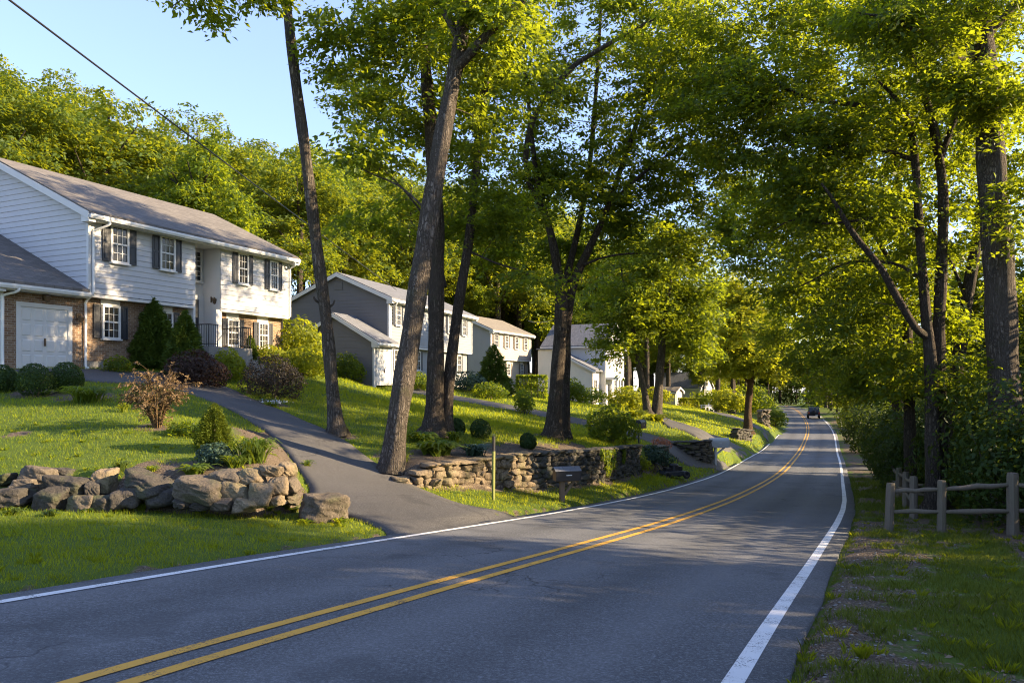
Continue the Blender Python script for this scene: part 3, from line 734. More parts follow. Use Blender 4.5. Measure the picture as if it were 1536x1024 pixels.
def house(label, loc, rz, L, D, He, pitch, sid, roofm, upper, lower, wing=None, recess=None, Hs=2.62, low_mat='brick', ends=(1,1), sh='shutter', sid_front=None):
    h = empty('house', loc, rz, label=label, cat='house')
    w = MB(); wf = w if sid_front is None else MB(); yb = .34
    zr = He + pitch*D/2
    # gable ends
    courses(w, [(0, Hs), (0, He), (D/2, zr), (D, He), (D, Hs)], near_side(0)); courses(w, [(0, Hs), (0, He), (D/2, zr), (D, He), (D, Hs)], far_side(L))
    courses(w, [(yb, .05), (yb, Hs), (D, Hs), (D, .05)], near_side(.0)); courses(w, [(yb, .05), (yb, Hs), (D, Hs), (D, .05)], far_side(L))
    w.quad((L, D, -2), (0, D, -2), (0, D, He), (L, D, He))
    spans = [(0, L)] if not recess else [(0, recess[0]), (recess[1], L)]
    for a, b in spans: courses(wf, [(a, Hs), (a, He-.02), (b, He-.02), (b, Hs)], front(0))
    w.build('wall', M[sid], h)
    if wf is not w: wf.build('front_wall', M[sid_front], h)
    lw = MB()
    for a, b in spans:
        lw.box(a+.06 if a == 0 else a, b-.15 if b == L else b, yb, yb+.2, .28, Hs-.13)
    lw.build('brick_wall' if low_mat == 'brick' else 'lower_wall', M[low_mat], h)
    tr = MB()
    for a, b in spans:
        tr.box(a, b, -.012, yb+.1, Hs-.13, Hs-.022)
    for x in (0, L):
        tr.box(x-.045, x+.05, -.045, .06, Hs-.10, He-.05)
    tr.build('trim', M['white'], h)
    f = MB(); f.box(.05, L-.12, yb+.02, D-.05, -2.2, .28); f.build('foundation', M['concrete'], h)
    gable_roof(h, 0, L, 0, D, He, pitch, roofm, rakes=ends)
    for q in upper: window(h, q[0], q[1], q[2], q[3], -.012, q[4] if len(q) > 4 else sh)
    for q in lower:
        window(h, q[0], q[1], q[2], q[3], yb-.003, q[4] if len(q) > 4 else sh)
        t = MB(); t.box(q[0]-.02, q[1]+.02, yb-.02, yb-.002, q[3]+.01, Hs-.14); t.build('lintel_panel', M['white'], h)
    if wing:
        a, b, yf, dp, ez, pw, low, dr = wing
        g = MB(); zrw = ez+pw*dp/2
        courses(g, [(yf, -1.0), (yf, ez), (yf+dp/2, zrw), (yf+dp, ez), (yf+dp, -1.0)], near_side(a)); g.quad((b, yf+dp, -1), (a, yf+dp, -1), (a, yf+dp, ez), (b, yf+dp, ez))
        g.build('garage_wall', M[sid], h)
        bw = MB(); u0, u1, z1 = dr
        bw.box(a+.10, u0-.14, yf-.02, yf+.18, -1.0, ez-.16).box(u1+.14, b-.002, yf-.02, yf+.18, -1.0, ez-.16).box(u0-.14, u1+.14, yf-.02, yf+.18, z1+.14, ez-.16)
        bw.build('garage_front', M[low], h)
        c = MB(); c.box(a-.045, a+.10, yf-.045, yf+.06, -.6, ez-.05); c.build('corner_board', M['white'], h)
        garage_door(h, u0, u1, -.02, z1, yf+.03)
        gable_roof(h, a, b-.03, yf, yf+dp, ez, pw, roofm, rakes=(1, 0), name='garage_roof')
    return h
M['concrete'] = m_plain('grey_concrete', (.24,.23,.215), .85, .2, 4, .2, .4)

# --- the white house in front
A1 = R_(65.8)
z1_ = .44
H1 = house('white clapboard house with brick lower storey, dark shutters and a garage, nearest to the camera', (-14.6, 25.5, z1_), A1, 10.05, 10.0, 5.42, .47, 'siding_white', M['roof'],
    [(.79,1.52,3.81,5.13), (2.86,3.56,3.83,5.13), (6.82,7.43,3.77,5.10,('shutter',.26)), (8.74,9.27,3.74,5.05,('shutter',.26))],
    [(.72,1.44,1.10,2.30), (3.1,3.75,1.10,2.28), (6.57,7.24,1.10,2.25,('shutter',.26)), (8.40,9.04,1.10,2.23,('shutter',.26))],
    wing=(-2.78, 0, .30, 10.0, 2.76, .47, 'brick', (-2.14, -.55, 1.98)), recess=(4.56, 5.92))
rc = MB()                                                        # recessed entry
rc.box(4.50, 4.60, .0, 1.1, 0, 5.3); rc.box(5.90, 5.99, .012, 1.1, 0, 5.3)
rc.box(4.60, 5.90, 1.0, 1.1, 0, 5.3); rc.box(4.60, 5.90, .02, 1.0, 5.14, 5.3)
rc.build('entry_recess', M['white'], H1)
window(H1, 5.28, 5.80, 3.75, 5.05, .998, None, 2, 3, label='tall window over the entry door')
dm = MB(); dm.box(4.80, 5.62, .93, .985, .95, 2.98)
for a, b, c, d in ((4.87,5.17,1.05,1.75), (5.25,5.55,1.05,1.75), (4.87,5.17,1.9,2.85), (5.25,5.55,1.9,2.85)): dm.box(a, b, .915, .932, c, d)
dd = dm.build('door', M['shutter'], H1); hm = MB(); hm.lathe([(.001,.03),(.03,.02),(.03,-.02),(.001,-.03)], (5.55, .90, 1.9), 8); hm.build('handle', M['iron'], dd)
pm = MB(); pm.box(4.62, 4.79, .92, .998, .95, 3.2).box(5.63, 5.88, .92, .998, .95, 3.2).box(4.79, 5.63, .921, .998, 2.99, 3.2); pm.box(5.68, 5.88, .01, .2, .95, 2.55); pm.build('door_frame', M['white'], H1)
st = MB(); st.box(4.0, 6.3, -1.35, 1.0, -.6, .93)
for k in range(5): st.box(4.5, 5.7, -1.35-.3*(k+1), -1.35-.3*k, -.6, .93-.17*(k+1))
st.build('porch', M['concrete'], H1)
rl = MB()
def rail_run(p, q, n):
    p, q = np.array(p, float), np.array(q, float); rl.tube([p+(0,0,.86), q+(0,0,.86)], .022, 6); rl.tube([p+(0,0,.10), q+(0,0,.10)], .014, 6)
    for k in range(n+1):
        b = p+(q-p)*k/n; rl.tube([b, b+(0,0,.86)], .011 if 0 < k < n else .02, 5)
rail_run((4.05,-1.3,.93), (4.5,-1.3,.93), 4); rail_run((4.05,-1.3,.93), (4.05,.2,.93), 12); rl.build('railing', M['black'], H1)
rl = MB(); rail_run((5.7,-1.3,.93), (6.25,-1.3,.93), 5); rail_run((6.25,-1.3,.93), (6.25,.25,.93), 12); rl.build('railing', M['black'], H1)
sconce(H1, 5.895, 3.0, .50); sconce(H1, -1.4, 2.36, .27); sconce(H1, -.22, 1.78, .27)
downspout(H1, [(.42,-.48,5.12), (.42,-.46,5.0), (.16,-.10,4.78), (.12,-.08,4.6), (.12,-.08,2.9), (.12,-.07,2.62), (.02,.18,2.3), (.02,.18,2.0), (.02,.18,.15), (.02,.05,.04)])
downspout(H1, [(-2.45,-.18,2.50), (-2.50,-.12,2.38), (-2.70,.20,2.26), (-2.72,.22,2.1), (-2.72,.22,.1), (-2.72,.10,.03)])
downspout(H1, [(9.95,-.48,5.12), (10.0,-.4,4.95), (10.1,-.06,4.85), (10.1,-.06,4.6), (10.1,-.06,2.6)])

# --- grey house behind
H2 = house('grey clapboard house with a white garage door, second along the road', (-7.62, 45.7, -.2), R_(71.4), 13.8, 7.1, 5.40, .44, 'siding_grey', M['roof_grey'],
    [(.75,1.5,3.75,5.05), (3.4,4.15,3.75,5.05), (6.3,7.05,3.75,5.05), (9.0,9.75,3.75,5.05), (11.7,12.45,3.75,5.05)],
    [(1.2,2.0,.95,2.25), (4.3,5.1,.95,2.25), (7.6,8.4,.5,2.25), (11.5,12.3,.75,2.25)],
    wing=(-2.4, 0, -.3, 5.2, 2.66, .58, 'siding_blue', (-2.0, -.25, 2.05)), Hs=2.5, low_mat='siding_blue', sid_front='siding_blue')
lv = MB(); lv.box(-.05, -.02, 3.25, 3.85, 6.0, 6.5)
for k in range(6): lv.box(-.065, -.05, 3.28, 3.82, 6.03+.08*k, 6.07+.08*k)
lv.build('gable_vent', M['siding_grey'], H2)
downspout(H2, [(.2,-.48,5.1), (.2,-.4,4.95), (.1,-.08,4.8), (.1,-.08,4.4), (.1,-.08,2.6)])
H3 = house('beige sunlit house with brown shutters and a tan roof, third along the road', (-2.08, 72, -.3), R_(65.4), 9.9, 7.2, 5.40, .44, 'siding_light', M['roof_tan'],
    [(.7,1.5,3.7,5.0), (3.2,4.0,3.7,5.0), (5.6,6.4,3.7,5.0), (8.0,8.8,3.7,5.0)], [(1.2,2.0,.95,2.2), (4.4,5.2,.95,2.2), (7.8,8.6,.95,2.2)], sh='shutter_tan', Hs=2.6, low_mat='siding_beige', sid_front='siding_beige')
# --- white house with its gable to the road
ang4 = R_(67)
H4 = empty('house', (9.85, 78, -2.4), ang4, label='white house with a grey roof, brick chimney and cream side wing, fourth along the road', cat='house')
w = MB(); LL, DD, HE, PI4 = 7.5, 6.9, 6.35, .62
zr4 = HE+PI4*LL/2
courses(w, [(0,-.6),(0,HE),(LL/2,zr4),(LL,HE),(LL,-.6)], front(0)); courses(w, [(0,-.6),(0,HE),(DD,HE),(DD,-.6)], near_side(0)); courses(w, [(0,-.6),(0,HE),(DD,HE),(DD,-.6)], far_side(LL))
courses(w, [(0,-.6),(0,HE),(LL/2,zr4),(LL,HE),(LL,-.6)], back(DD)); w.build('wall', M['siding_white'], H4)
r4, _ = gable_roof(H4, 0, LL, 0, DD, HE, PI4, M['roof_grey'], ridge='y', gutters=(1,1))
ch = MB(); ch.box(2.2, 3.1, 5.3, 6.0, HE+1.0, HE+3.3).box(2.15, 3.15, 5.25, 6.05, HE+3.3, HE+3.45); ch.build('chimney', M['brick'], r4)
tr = MB()
for x, y in ((0,0),(0,DD),(LL,0)): tr.box(x-.05, x+.09, y-.05, y+.09, -.4, HE-.05)
tr.build('trim', M['white'], H4)
wg = MB(); courses(wg, [(.6,-.6),(.6,3.6),(4.9,5.75),(6.6,5.75),(6.6,-.6)], near_side(-2.6)); wg.quad((-2.6,.6,-.6), (0,.6,-.6), (0,.6,3.6), (-2.6,.6,3.6)); wg.build('wing_wall', M['siding_cream'], H4)
wr_ = MB(); wr_.prism([(-2.85,.2,3.42),(-2.85,4.9,5.77),(-2.85,6.7,5.77),(-2.85,6.7,5.9),(-2.85,4.9,5.9),(-2.85,.2,3.56)], (2.86,0,0)); wr_.build('wing_roof', M['roof_grey'], H4)
rb = MB(); rb.prism([(-2.86,.2,3.22),(-2.86,4.9,5.58),(-2.86,4.9,5.80),(-2.86,.2,3.46)], (-.04,0,0)); rb.build('rake_board', M['white'], H4)
for q in ((.8,1.6,4.2,5.5), (3.3,4.1,4.2,5.5), (5.6,6.4,4.2,5.5), (3.3,4.1,1.2,2.6), (5.6,6.4,1.2,2.6)): window(H4, *q, -.02, None)
window(H4, -2.1, -1.3, 1.0, 2.6, .58, None)
pc = MB()
for x in (.3, 1.5, 2.7): pc.box(x-.09, x+.09, -1.25, -1.07, -.6, 2.6)
pc.box(.1, 2.9, -1.35, -.02, 2.6, 2.85); pc.box(.1, 2.9, -1.35, -.03, -.9, -.1); pc.build('porch', M['white'], H4)
dm = MB(); dm.box(1.0, 1.9, -.06, -.025, -.05, 2.1); dm.build('door', M['shutter'], H4)

def cottage(label, loc, rz, L, D, He, pitch, sid, rm, wins=(), dr=None):
    h = empty('cottage', loc, rz, label=label, cat='house'); zr = He+pitch*L/2; w = MB()
    courses(w, [(0,-1),(0,He),(L/2,zr),(L,He),(L,-1)], front(0)); courses(w, [(0,-1),(0,He),(D,He),(D,-1)], near_side(0)); courses(w, [(0,-1),(0,He),(D,He),(D,-1)], far_side(L)); courses(w, [(0,-1),(0,He),(L/2,zr),(L,He),(L,-1)], back(D))
    w.build('wall', M[sid], h); gable_roof(h, 0, L, 0, D, He, pitch, M[rm], ridge='y', gutters=(0,0))
    for q in wins: window(h, *q, -.02, None)
    if dr: garage_door(h, dr[0], dr[1], 0, dr[2], -.02)
    return h
c1 = at(1000,607,104); cottage('small beige garage with a tan roof beside the far driveway', (c1[0]+1.2, 104, gz(c1[0], 104)), R_(62), 3.6, 3.2, 1.75, .3, 'siding_beige', 'roof_tan', (), (.9, 2.7, 1.6))
c2 = at(1050,600,126); cottage('far white house half hidden behind the trees past the beige garage', (c2[0], 126, gz(c2[0], 126)), R_(60), 8, 7.5, 3.4, .62, 'siding_white', 'roof_grey', ((1,2,1,2.4), (3.4,4.6,1,2.4), (6,7,1,2.4), (3.4,4.6,3.7,4.9)))
# ------------------------------------------------------------------ foliage
def unit(v): return v/(np.linalg.norm(v, axis=-1, keepdims=True)+1e-9)
def leaves(c, ax, nm, L, W, fold=.18):
    """one folded blade per leaf: base, side, tip, side"""
    n = len(c); ax = unit(ax); b = unit(np.cross(nm, ax)); nm = np.cross(ax, b)
    L = np.broadcast_to(L, (n,))[:, None]; W = np.broadcast_to(W, (n,))[:, None]
    V = np.stack([c-ax*L*.5, c+b*W*.5+nm*W*fold-ax*L*.04, c+ax*L*.5-nm*W*.12, c-b*W*.5+nm*W*fold-ax*L*.04], 1).reshape(-1, 3)
    return V, np.arange(n*4).reshape(n, 4)
def sprays(tips, dirs, m, R, L, g):
    """flat drooping leaf sprays around twig tips"""
    n = len(tips); T = np.repeat(tips, m, 0); d = dirs.copy(); d[:, 2] = d[:, 2]*.45-.05; d = np.repeat(unit(d+g.normal(0,.15,d.shape)), m, 0)
    up = np.array([0,0,1.0]); r = unit(np.cross(d, up)); nn = np.cross(r, d)
    Rr = np.repeat(R*g.uniform(.65, 1.3, n), m)[:, None]
    t = g.uniform(-.75, 1.0, (n*m, 1)); l = g.normal(0, .5, (n*m, 1))*(1.1-.45*np.abs(t))
    c = T + d*t*Rr + r*l*Rr + nn*g.normal(0, .16, (n*m, 1))*Rr; c[:, 2] -= (.22*(t**2+l**2)*Rr)[:, 0]
    ax = d*.55 + r*np.sign(l)*.8 + g.normal(0, .45, c.shape); ax[:, 2] -= .30
    nm = nn + g.normal(0, .55, c.shape)
    s = g.uniform(.45, 1.45, n*m)
    return leaves(c, ax, nm, L*s, L*.46*s)
def sample_blob(c, r, n, g, shell=.5, gap=.42, seed=0):
    out = []; tot = 0; c = np.asarray(c, float); r = np.asarray(r, float)
    while tot < n:
        q = unit(g.normal(size=(n*3, 3)))*(g.uniform(0, 1, (n*3, 1))**shell)
        p = c+q*r
        f = vnoise(p[:, 0]*.75+p[:, 2]*.5, p[:, 1]*.75-p[:, 2]*.62, seed+9)
        p = p[f > gap*g.uniform(.75, 1.25, len(f))]
        out.append(p); tot += len(p)
    return np.concatenate(out)[:n]
def grow(stems, tips, g, zmin, rmax=.05):
    """twigs from the nearest limb to every tip; returns tubes and outward directions"""
    nodes = []; nr = []
    for P, r in stems:
        for p, q in zip(P, np.broadcast_to(r, (len(P),))):
            if p[2] > zmin: nodes.append(p); nr.append(q)
    nodes = np.array(nodes); nr = np.array(nr)
    d0 = np.linalg.norm(tips[:, None]-nodes[None], axis=2).min(1); order = np.argsort(d0)
    NN = np.zeros((len(nodes)+len(tips)*4, 3)); NR = np.zeros(len(NN)); k = len(nodes); NN[:k] = nodes; NR[:k] = nr
    tb = []; dirs = np.zeros_like(tips)
    for i in order:
        p = tips[i]; v = p-NN[:k]; dist = np.linalg.norm(v, axis=1)
        cost = dist + .8*np.maximum(0, -v[:, 2]+.15*dist) + .3*(NR[:k] < .008)
        j = int(cost.argmin()); a = NN[j]; L = dist[j]
        mid = (a+p)/2 + np.array([0,0,.10*L]) + g.normal(0, .06, 3)*L
        t = np.linspace(0, 1, 5)[:, None]; C = (1-t)**2*a + 2*t*(1-t)*mid + t*t*p
        r0 = min(rmax, NR[j]*.62, .006+.011*L); rr = np.linspace(max(r0, .005), .0035, 5)
        tb.append((C, rr)); dirs[i] = unit(p-mid)
        NN[k:k+4] = C[1:]; NR[k:k+4] = rr[1:]; k += 4
    return tb, dirs
def stem_tube(nb, P, r, g, k=14, flare=0.0):
    P = np.asarray(P, float); C = bez(P, 6); s = np.linspace(0, 1, len(P)); rr = np.interp(np.linspace(0, 1, len(C)), s, np.broadcast_to(r, (len(P),)))
    h = np.linalg.norm(C-C[0], axis=1); rr = rr*(1+flare*np.exp(-h/.28))
    rr = rr*(1+.05*np.sin(h*3.1+g.uniform(0,6)))
    V, F = tube(C, rr, k); a = np.tile(np.arange(k)*2*PI/k, len(C)); hh = np.repeat(h, k)
    ctr = np.repeat(C, k, 0); w = 1 + .05*np.sin(3*a+hh*.8+g.uniform(0,6)) + .03*np.sin(7*a+hh*1.7) + flare*.5*np.exp(-hh/.22)*np.sin(5*a+1.0)*.6
    V = ctr + (V-ctr)*w[:, None]; nb.add(V, F); return C, rr
def tree(name, label, stems, blobs, leafm='leaf', barkm='bark', leaf=.2, per=62, R=.62, seed=1, zmin=None, flare=.8, group=None, cat='tree', rmax=.05, gap=.42, root=None, slim=1.0, fine=1.0):
    g = np.random.default_rng(seed); base = np.array(stems[0][0][0], float) if root is None else np.array(root, float)
    h = empty(name, base, 0, label=label, cat=cat, group=group)
    nb = NB(); sk = []
    for i, (P, r) in enumerate(stems):
        P = np.asarray(P, float)-base; r = np.asarray(r, float)*(slim[i] if isinstance(slim, (list, tuple)) and i < len(slim) else slim[-1] if isinstance(slim, (list, tuple)) else slim); C, rr = stem_tube(nb, P, r, g, 14 if max(np.atleast_1d(r)) > .09 else 8, flare if i in (0,) or P[0][2] < .4 else 0); sk.append((C, rr))
    tips = np.concatenate([sample_blob(np.asarray(b[0])-base, b[1], b[2], g, seed=seed*7+j, gap=gap) for j, b in enumerate(blobs)])
    zm = zmin if zmin is not None else 2.0
    tb, dirs = grow(sk, tips, g, zm, rmax)
    for C, r in tb:
        V, F = tube(C, r, 5 if r[0] > .012 else 3); nb.add(V, F)
    nb.build('trunk', M[barkm], h, True)
    V, F = sprays(tips, dirs, int(per*1.65*fine), R, leaf*.76, g)
    np_obj('crown', V, [F], M[leafm], h)
    return h
def wpx(w, Y): return w/2/F_PX*Y

def groundfix(p):
    q = np.array(p, float); q[2] = gz(q[0], q[1])-.05; return q
# ---- the tall trees on the left lawn
b = groundfix(at(506,650,20.3))
tree('leaning_tree', 'slim leaning tree with a bare trunk beside the driveway, in front of the white house', [
    ([b, at(497,560,20.3), at(488,470,20.2), at(471,340,20), at(456,210,19.8), at(441,100,19.6), at(430,0,19.4), at(424,-120,19.3), at(420,-240,19.2)], [wpx(32,20), wpx(29,20), wpx(27,20), wpx(26,20), wpx(24,20), wpx(23,20), wpx(19,20), wpx(16,20), wpx(10,20)]),
    ([at(425,-110,19.3), at(400,-60,18.6), at(350,-35,17.8), at(290,-10,17.2), at(255,12,17)], [.07,.05,.035,.025,.012]),
    ([at(482,455,20.2), at(474,451,20.1), at(470,445,20.1)], [.05,.04,.03]), ([at(490,462,20.2), at(499,457,20.2), at(502,450,20.2)], [.05,.035,.025]),
    ], [(at(330,-10,17.6), (1.6,1.0,.55), 22), (at(400,20,18.4), (.55,.6,.5), 6), (at(430,-160,19), (2.6,2.6,1.3), 46)], 'leaf_dark', 'bark', .22, 42, .50, 3, zmin=6.5, slim=[.66,.8], rmax=.03)
b = groundfix(at(588,690,17.5))
tree('furrowed_tree', 'large furrowed trunk leaning right at the left end of the stone wall', [
    ([b, at(598,620,17.5), at(610,540,17.6), at(632,400,17.8), at(655,260,18), at(676,140,18.2), at(697,20,18.4), at(712,-90,18.5), at(722,-200,18.6)], [wpx(48,17.5), wpx(46,17.5), wpx(45,17.5), wpx(42,17.7), wpx(40,18), wpx(34,18), wpx(30,18), wpx(22,18), wpx(12,18)]),
    ([at(682,105,18.2), at(715,70,18), at(755,30,17.8), at(800,-15,17.6), at(850,-60,17.4)], [.17,.15,.13,.10,.06]),
    ([at(690,60,18.3), at(660,10,18.6), at(620,-40,18.9), at(580,-80,19)], [.11,.09,.07,.04]),
    ([at(645,320,17.9), at(600,280,18.2), at(560,262,18.4), at(525,245,18.6)], [.035,.028,.02,.01]),
    ], [(at(600,75,20.6), (2.3,1.8,1.8), 84), (at(765,10,18), (2.3,2,1.5), 70), (at(550,235,18.6), (1.1,1.0,.7), 20), (at(690,-120,18.6), (3.4,3,1.6), 80), (at(520,60,19.4), (1.2,1.2,1.2), 30), (at(715,190,20), (1.0,.9,1.0), 22)], 'leaf', 'bark', .22, 46, .55, 11, zmin=4.5, flare=.45, slim=[.69,.8,.9])
b = groundfix(at(650,652,22)); b2 = groundfix(at(668,650,22.2))
tree('twin_trunk_tree', 'tree with two dark trunks rising behind the furrowed tree', [
    ([b, at(653,560,22), at(655,450,22), at(655,340,22), at(648,220,22), at(640,120,22.2), at(632,-10,22.4), at(625,-120,22.5)], [wpx(40,22), wpx(33,22), wpx(31,22), wpx(29,22), wpx(27,22), wpx(23,22), wpx(18,22), .1]),
    ([b2, at(674,570,22.3), at(686,470,22.4), at(703,360,22.5), at(713,270,22.6), at(722,170,22.8), at(742,60,23), at(760,-60,23.2)], [wpx(30,22), wpx(27,22), wpx(25,22), wpx(22,22), wpx(19,22), wpx(16,22), wpx(12,22), .06]),
    ([at(668,430,22), at(650,350,22.2), at(610,290,22.6), at(560,240,23), at(520,205,23.3)], [.06,.045,.035,.025,.012]),
    ([at(700,375,22.5), at(745,395,22.2), at(790,410,22), at(835,440,21.8)], [.045,.035,.025,.012]),
    ], [(at(640,190,23), (2.0,2.0,2.2), 62), (at(750,300,23), (1.7,1.8,1.7), 66), (at(550,150,24), (2.0,1.8,1.6), 50), (at(740,110,23.4), (2.4,2.2,2), 90), (at(680,-70,23), (4,3.4,1.9), 96), (at(570,330,24), (1.5,1.3,.8), 22), (at(800,420,22), (.9,.9,.35), 9), (at(690,330,24), (1.2,1.2,1.0), 22)], 'leaf', 'bark_dark', .22, 48, .58, 12, zmin=4.5, slim=[.76,.64,.8])
b = groundfix(at(829,657,27)); b2 = groundfix(at(846,648,28))
tree('forked_tree', 'forked tree with spreading limbs growing on the lawn above the stone wall', [
    ([b, at(833,590,27), at(839,520,27), at(842,450,27), at(836,400,27), at(826,350,27), at(812,300,27), at(800,230,27), at(790,120,27.2), at(780,0,27.5)], [wpx(40,27), wpx(34,27), wpx(32,27), wpx(30,27), wpx(22,27), wpx(18,27), wpx(15,27), wpx(12,27), .1, .05]),
    ([b2, at(848,560,27.8), at(850,480,27.5), at(858,430,27.2), at(880,380,27), at(908,320,27), at(936,240,27), at(962,165,27), at(988,100,27), at(1012,40,27), at(1030,-60,27)], [wpx(26,27), wpx(24,27), wpx(24,27), wpx(24,27), wpx(17,27), wpx(14,27), wpx(12,27), wpx(10,27), .09, .07, .04]),
    ([at(846,430,27.1), at(868,340,27.6), at(884,250,28), at(893,150,28.3), at(900,40,28.6), at(905,-60,28.8)], [.19,.16,.14,.11,.08,.04]),
    ([at(915,305,27), at(965,260,26.6), at(1015,225,26.2), at(1060,205,26)], [.09,.07,.05,.02]),
    ([at(820,330,27), at(790,260,26.6), at(800,180,26.4), at(850,110,26.2), at(890,80,26), at(960,40,25.8), at(1030,0,25.5)], [.11,.12,.13,.12,.10,.07,.04]),
    ([at(868,400,27), at(910,385,26.6), at(960,380,26.2), at(1010,385,26), at(1060,395,26)], [.06,.05,.035,.025,.012]),
    ], [(at(890,290,27.6), (2.6,2.4,2.1), 120), (at(985,170,27.5), (2.8,2.6,2.4), 130), (at(800,280,28), (1.8,1.8,1.8), 66), (at(820,120,27.8), (2.6,2.4,2.2), 110), (at(930,10,27.6), (4.4,3.6,2.2), 150), (at(1000,370,26.4), (2.0,1.6,.9), 44), (at(860,370,28.4), (1.6,1.6,.9), 34), (at(1050,90,26.5), (2.2,2.2,2), 80), (at(1040,260,27), (2.0,2.0,1.6), 70), (at(940,330,28.5), (1.8,1.8,1.3), 50), (at(740,380,29), (1.6,1.6,1.0), 34)], 'leaf', 'bark_dark', .23, 50, .62, 13, zmin=4.6, slim=[.62,.66,.7,.8])
b = groundfix(at(972,624,50)); b2 = groundfix(at(984,622,50.4))
tree('vee_trunk_tree', 'tree with two grey trunks in a V on the lawn by the white house', [
    ([b, at(967,590,50), at(958,545,50), at(950,500,50), at(938,440,50), at(930,390,50)], [wpx(19,50), wpx(15,50), wpx(14,50), wpx(12,50), .18, .08]),
    ([b2, at(988,580,50.2), at(992,530,50.3), at(998,470,50.4), at(1006,410,50.4), at(1010,370,50.4)], [wpx(22,50), wpx(18,50), wpx(16,50), wpx(13,50), .18, .08]),
    ], [(at(945,455,50), (3.0,3.2,3.2), 150), (at(1015,450,50.4), (3.3,3.3,3.4), 180), (at(980,380,50), (3.6,3.6,2.2), 130), (at(920,520,50), (1.6,1.8,1.4), 40), (at(1040,520,50), (1.8,1.8,1.4), 44)], 'leaf', 'bark', .34, 42, .85, 14, zmin=4.2, slim=[.62,.72], rmax=.09)
b = groundfix(at(1122,646,68))
tree('bright_tree', 'bright yellow green tree at the road edge beyond the white house drive', [
    ([b, at(1122,610,68), at(1126,570,68), at(1128,520,68), at(1128,470,68), at(1130,430,68)], [wpx(17,68), wpx(13,68), wpx(12,68), .30, .2, .08]),
    ([at(1126,580,68), at(1100,540,68), at(1085,510,68)], [.16,.12,.05]), ([at(1127,570,68), at(1160,530,68), at(1180,510,68)], [.16,.12,.05]),
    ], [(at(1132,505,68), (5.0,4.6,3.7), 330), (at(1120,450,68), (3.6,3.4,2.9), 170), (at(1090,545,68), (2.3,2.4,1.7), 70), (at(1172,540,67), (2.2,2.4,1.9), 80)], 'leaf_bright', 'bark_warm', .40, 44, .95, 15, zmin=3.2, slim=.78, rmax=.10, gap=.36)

# ---- the trees on the right
b = groundfix(at(1516,700,18.6))
tree('thick_grey_tree', 'thick grey furrowed trunk among the shrubs behind the rail fence', [
    ([b, at(1508,600,18.6), at(1503,520,18.6), at(1497,400,18.6), at(1490,280,18.6), at(1482,160,18.6), at(1474,60,18.6), at(1468,-60,18.6), at(1462,-170,18.6)], [wpx(66,18.6), wpx(58,18.6), wpx(57,18.6), wpx(55,18.6), wpx(52,18.6), wpx(47,18.6), wpx(42,18.6), wpx(30,18.6), wpx(14,18.6)]),
    ([at(1474,70,18.6), at(1440,90,18.4), at(1395,60,18), at(1340,30,17.6), at(1290,20,17.4)], [.12,.10,.08,.05,.02]),
    ([at(1474,60,18.6), at(1520,10,18.4), at(1560,-40,18)], [.14,.10,.06]),
    ], [(at(1480,-20,18), (2.6,2.0,1.4), 70), (at(1370,20,17.6), (1.8,1.4,1.0), 60), (at(1490,150,17.6), (1.1,.9,1.3), 46), (at(1445,110,17.4), (.9,.9,.9), 28), (at(1530,330,17.6), (.5,.8,1.2), 18)], 'leaf_dark', 'bark', .19, 48, .5, 21, zmin=4.0, slim=[.74,.8], rmax=.03)
b = groundfix(at(1400,728,20)); b2 = groundfix(at(1412,726,20.4))
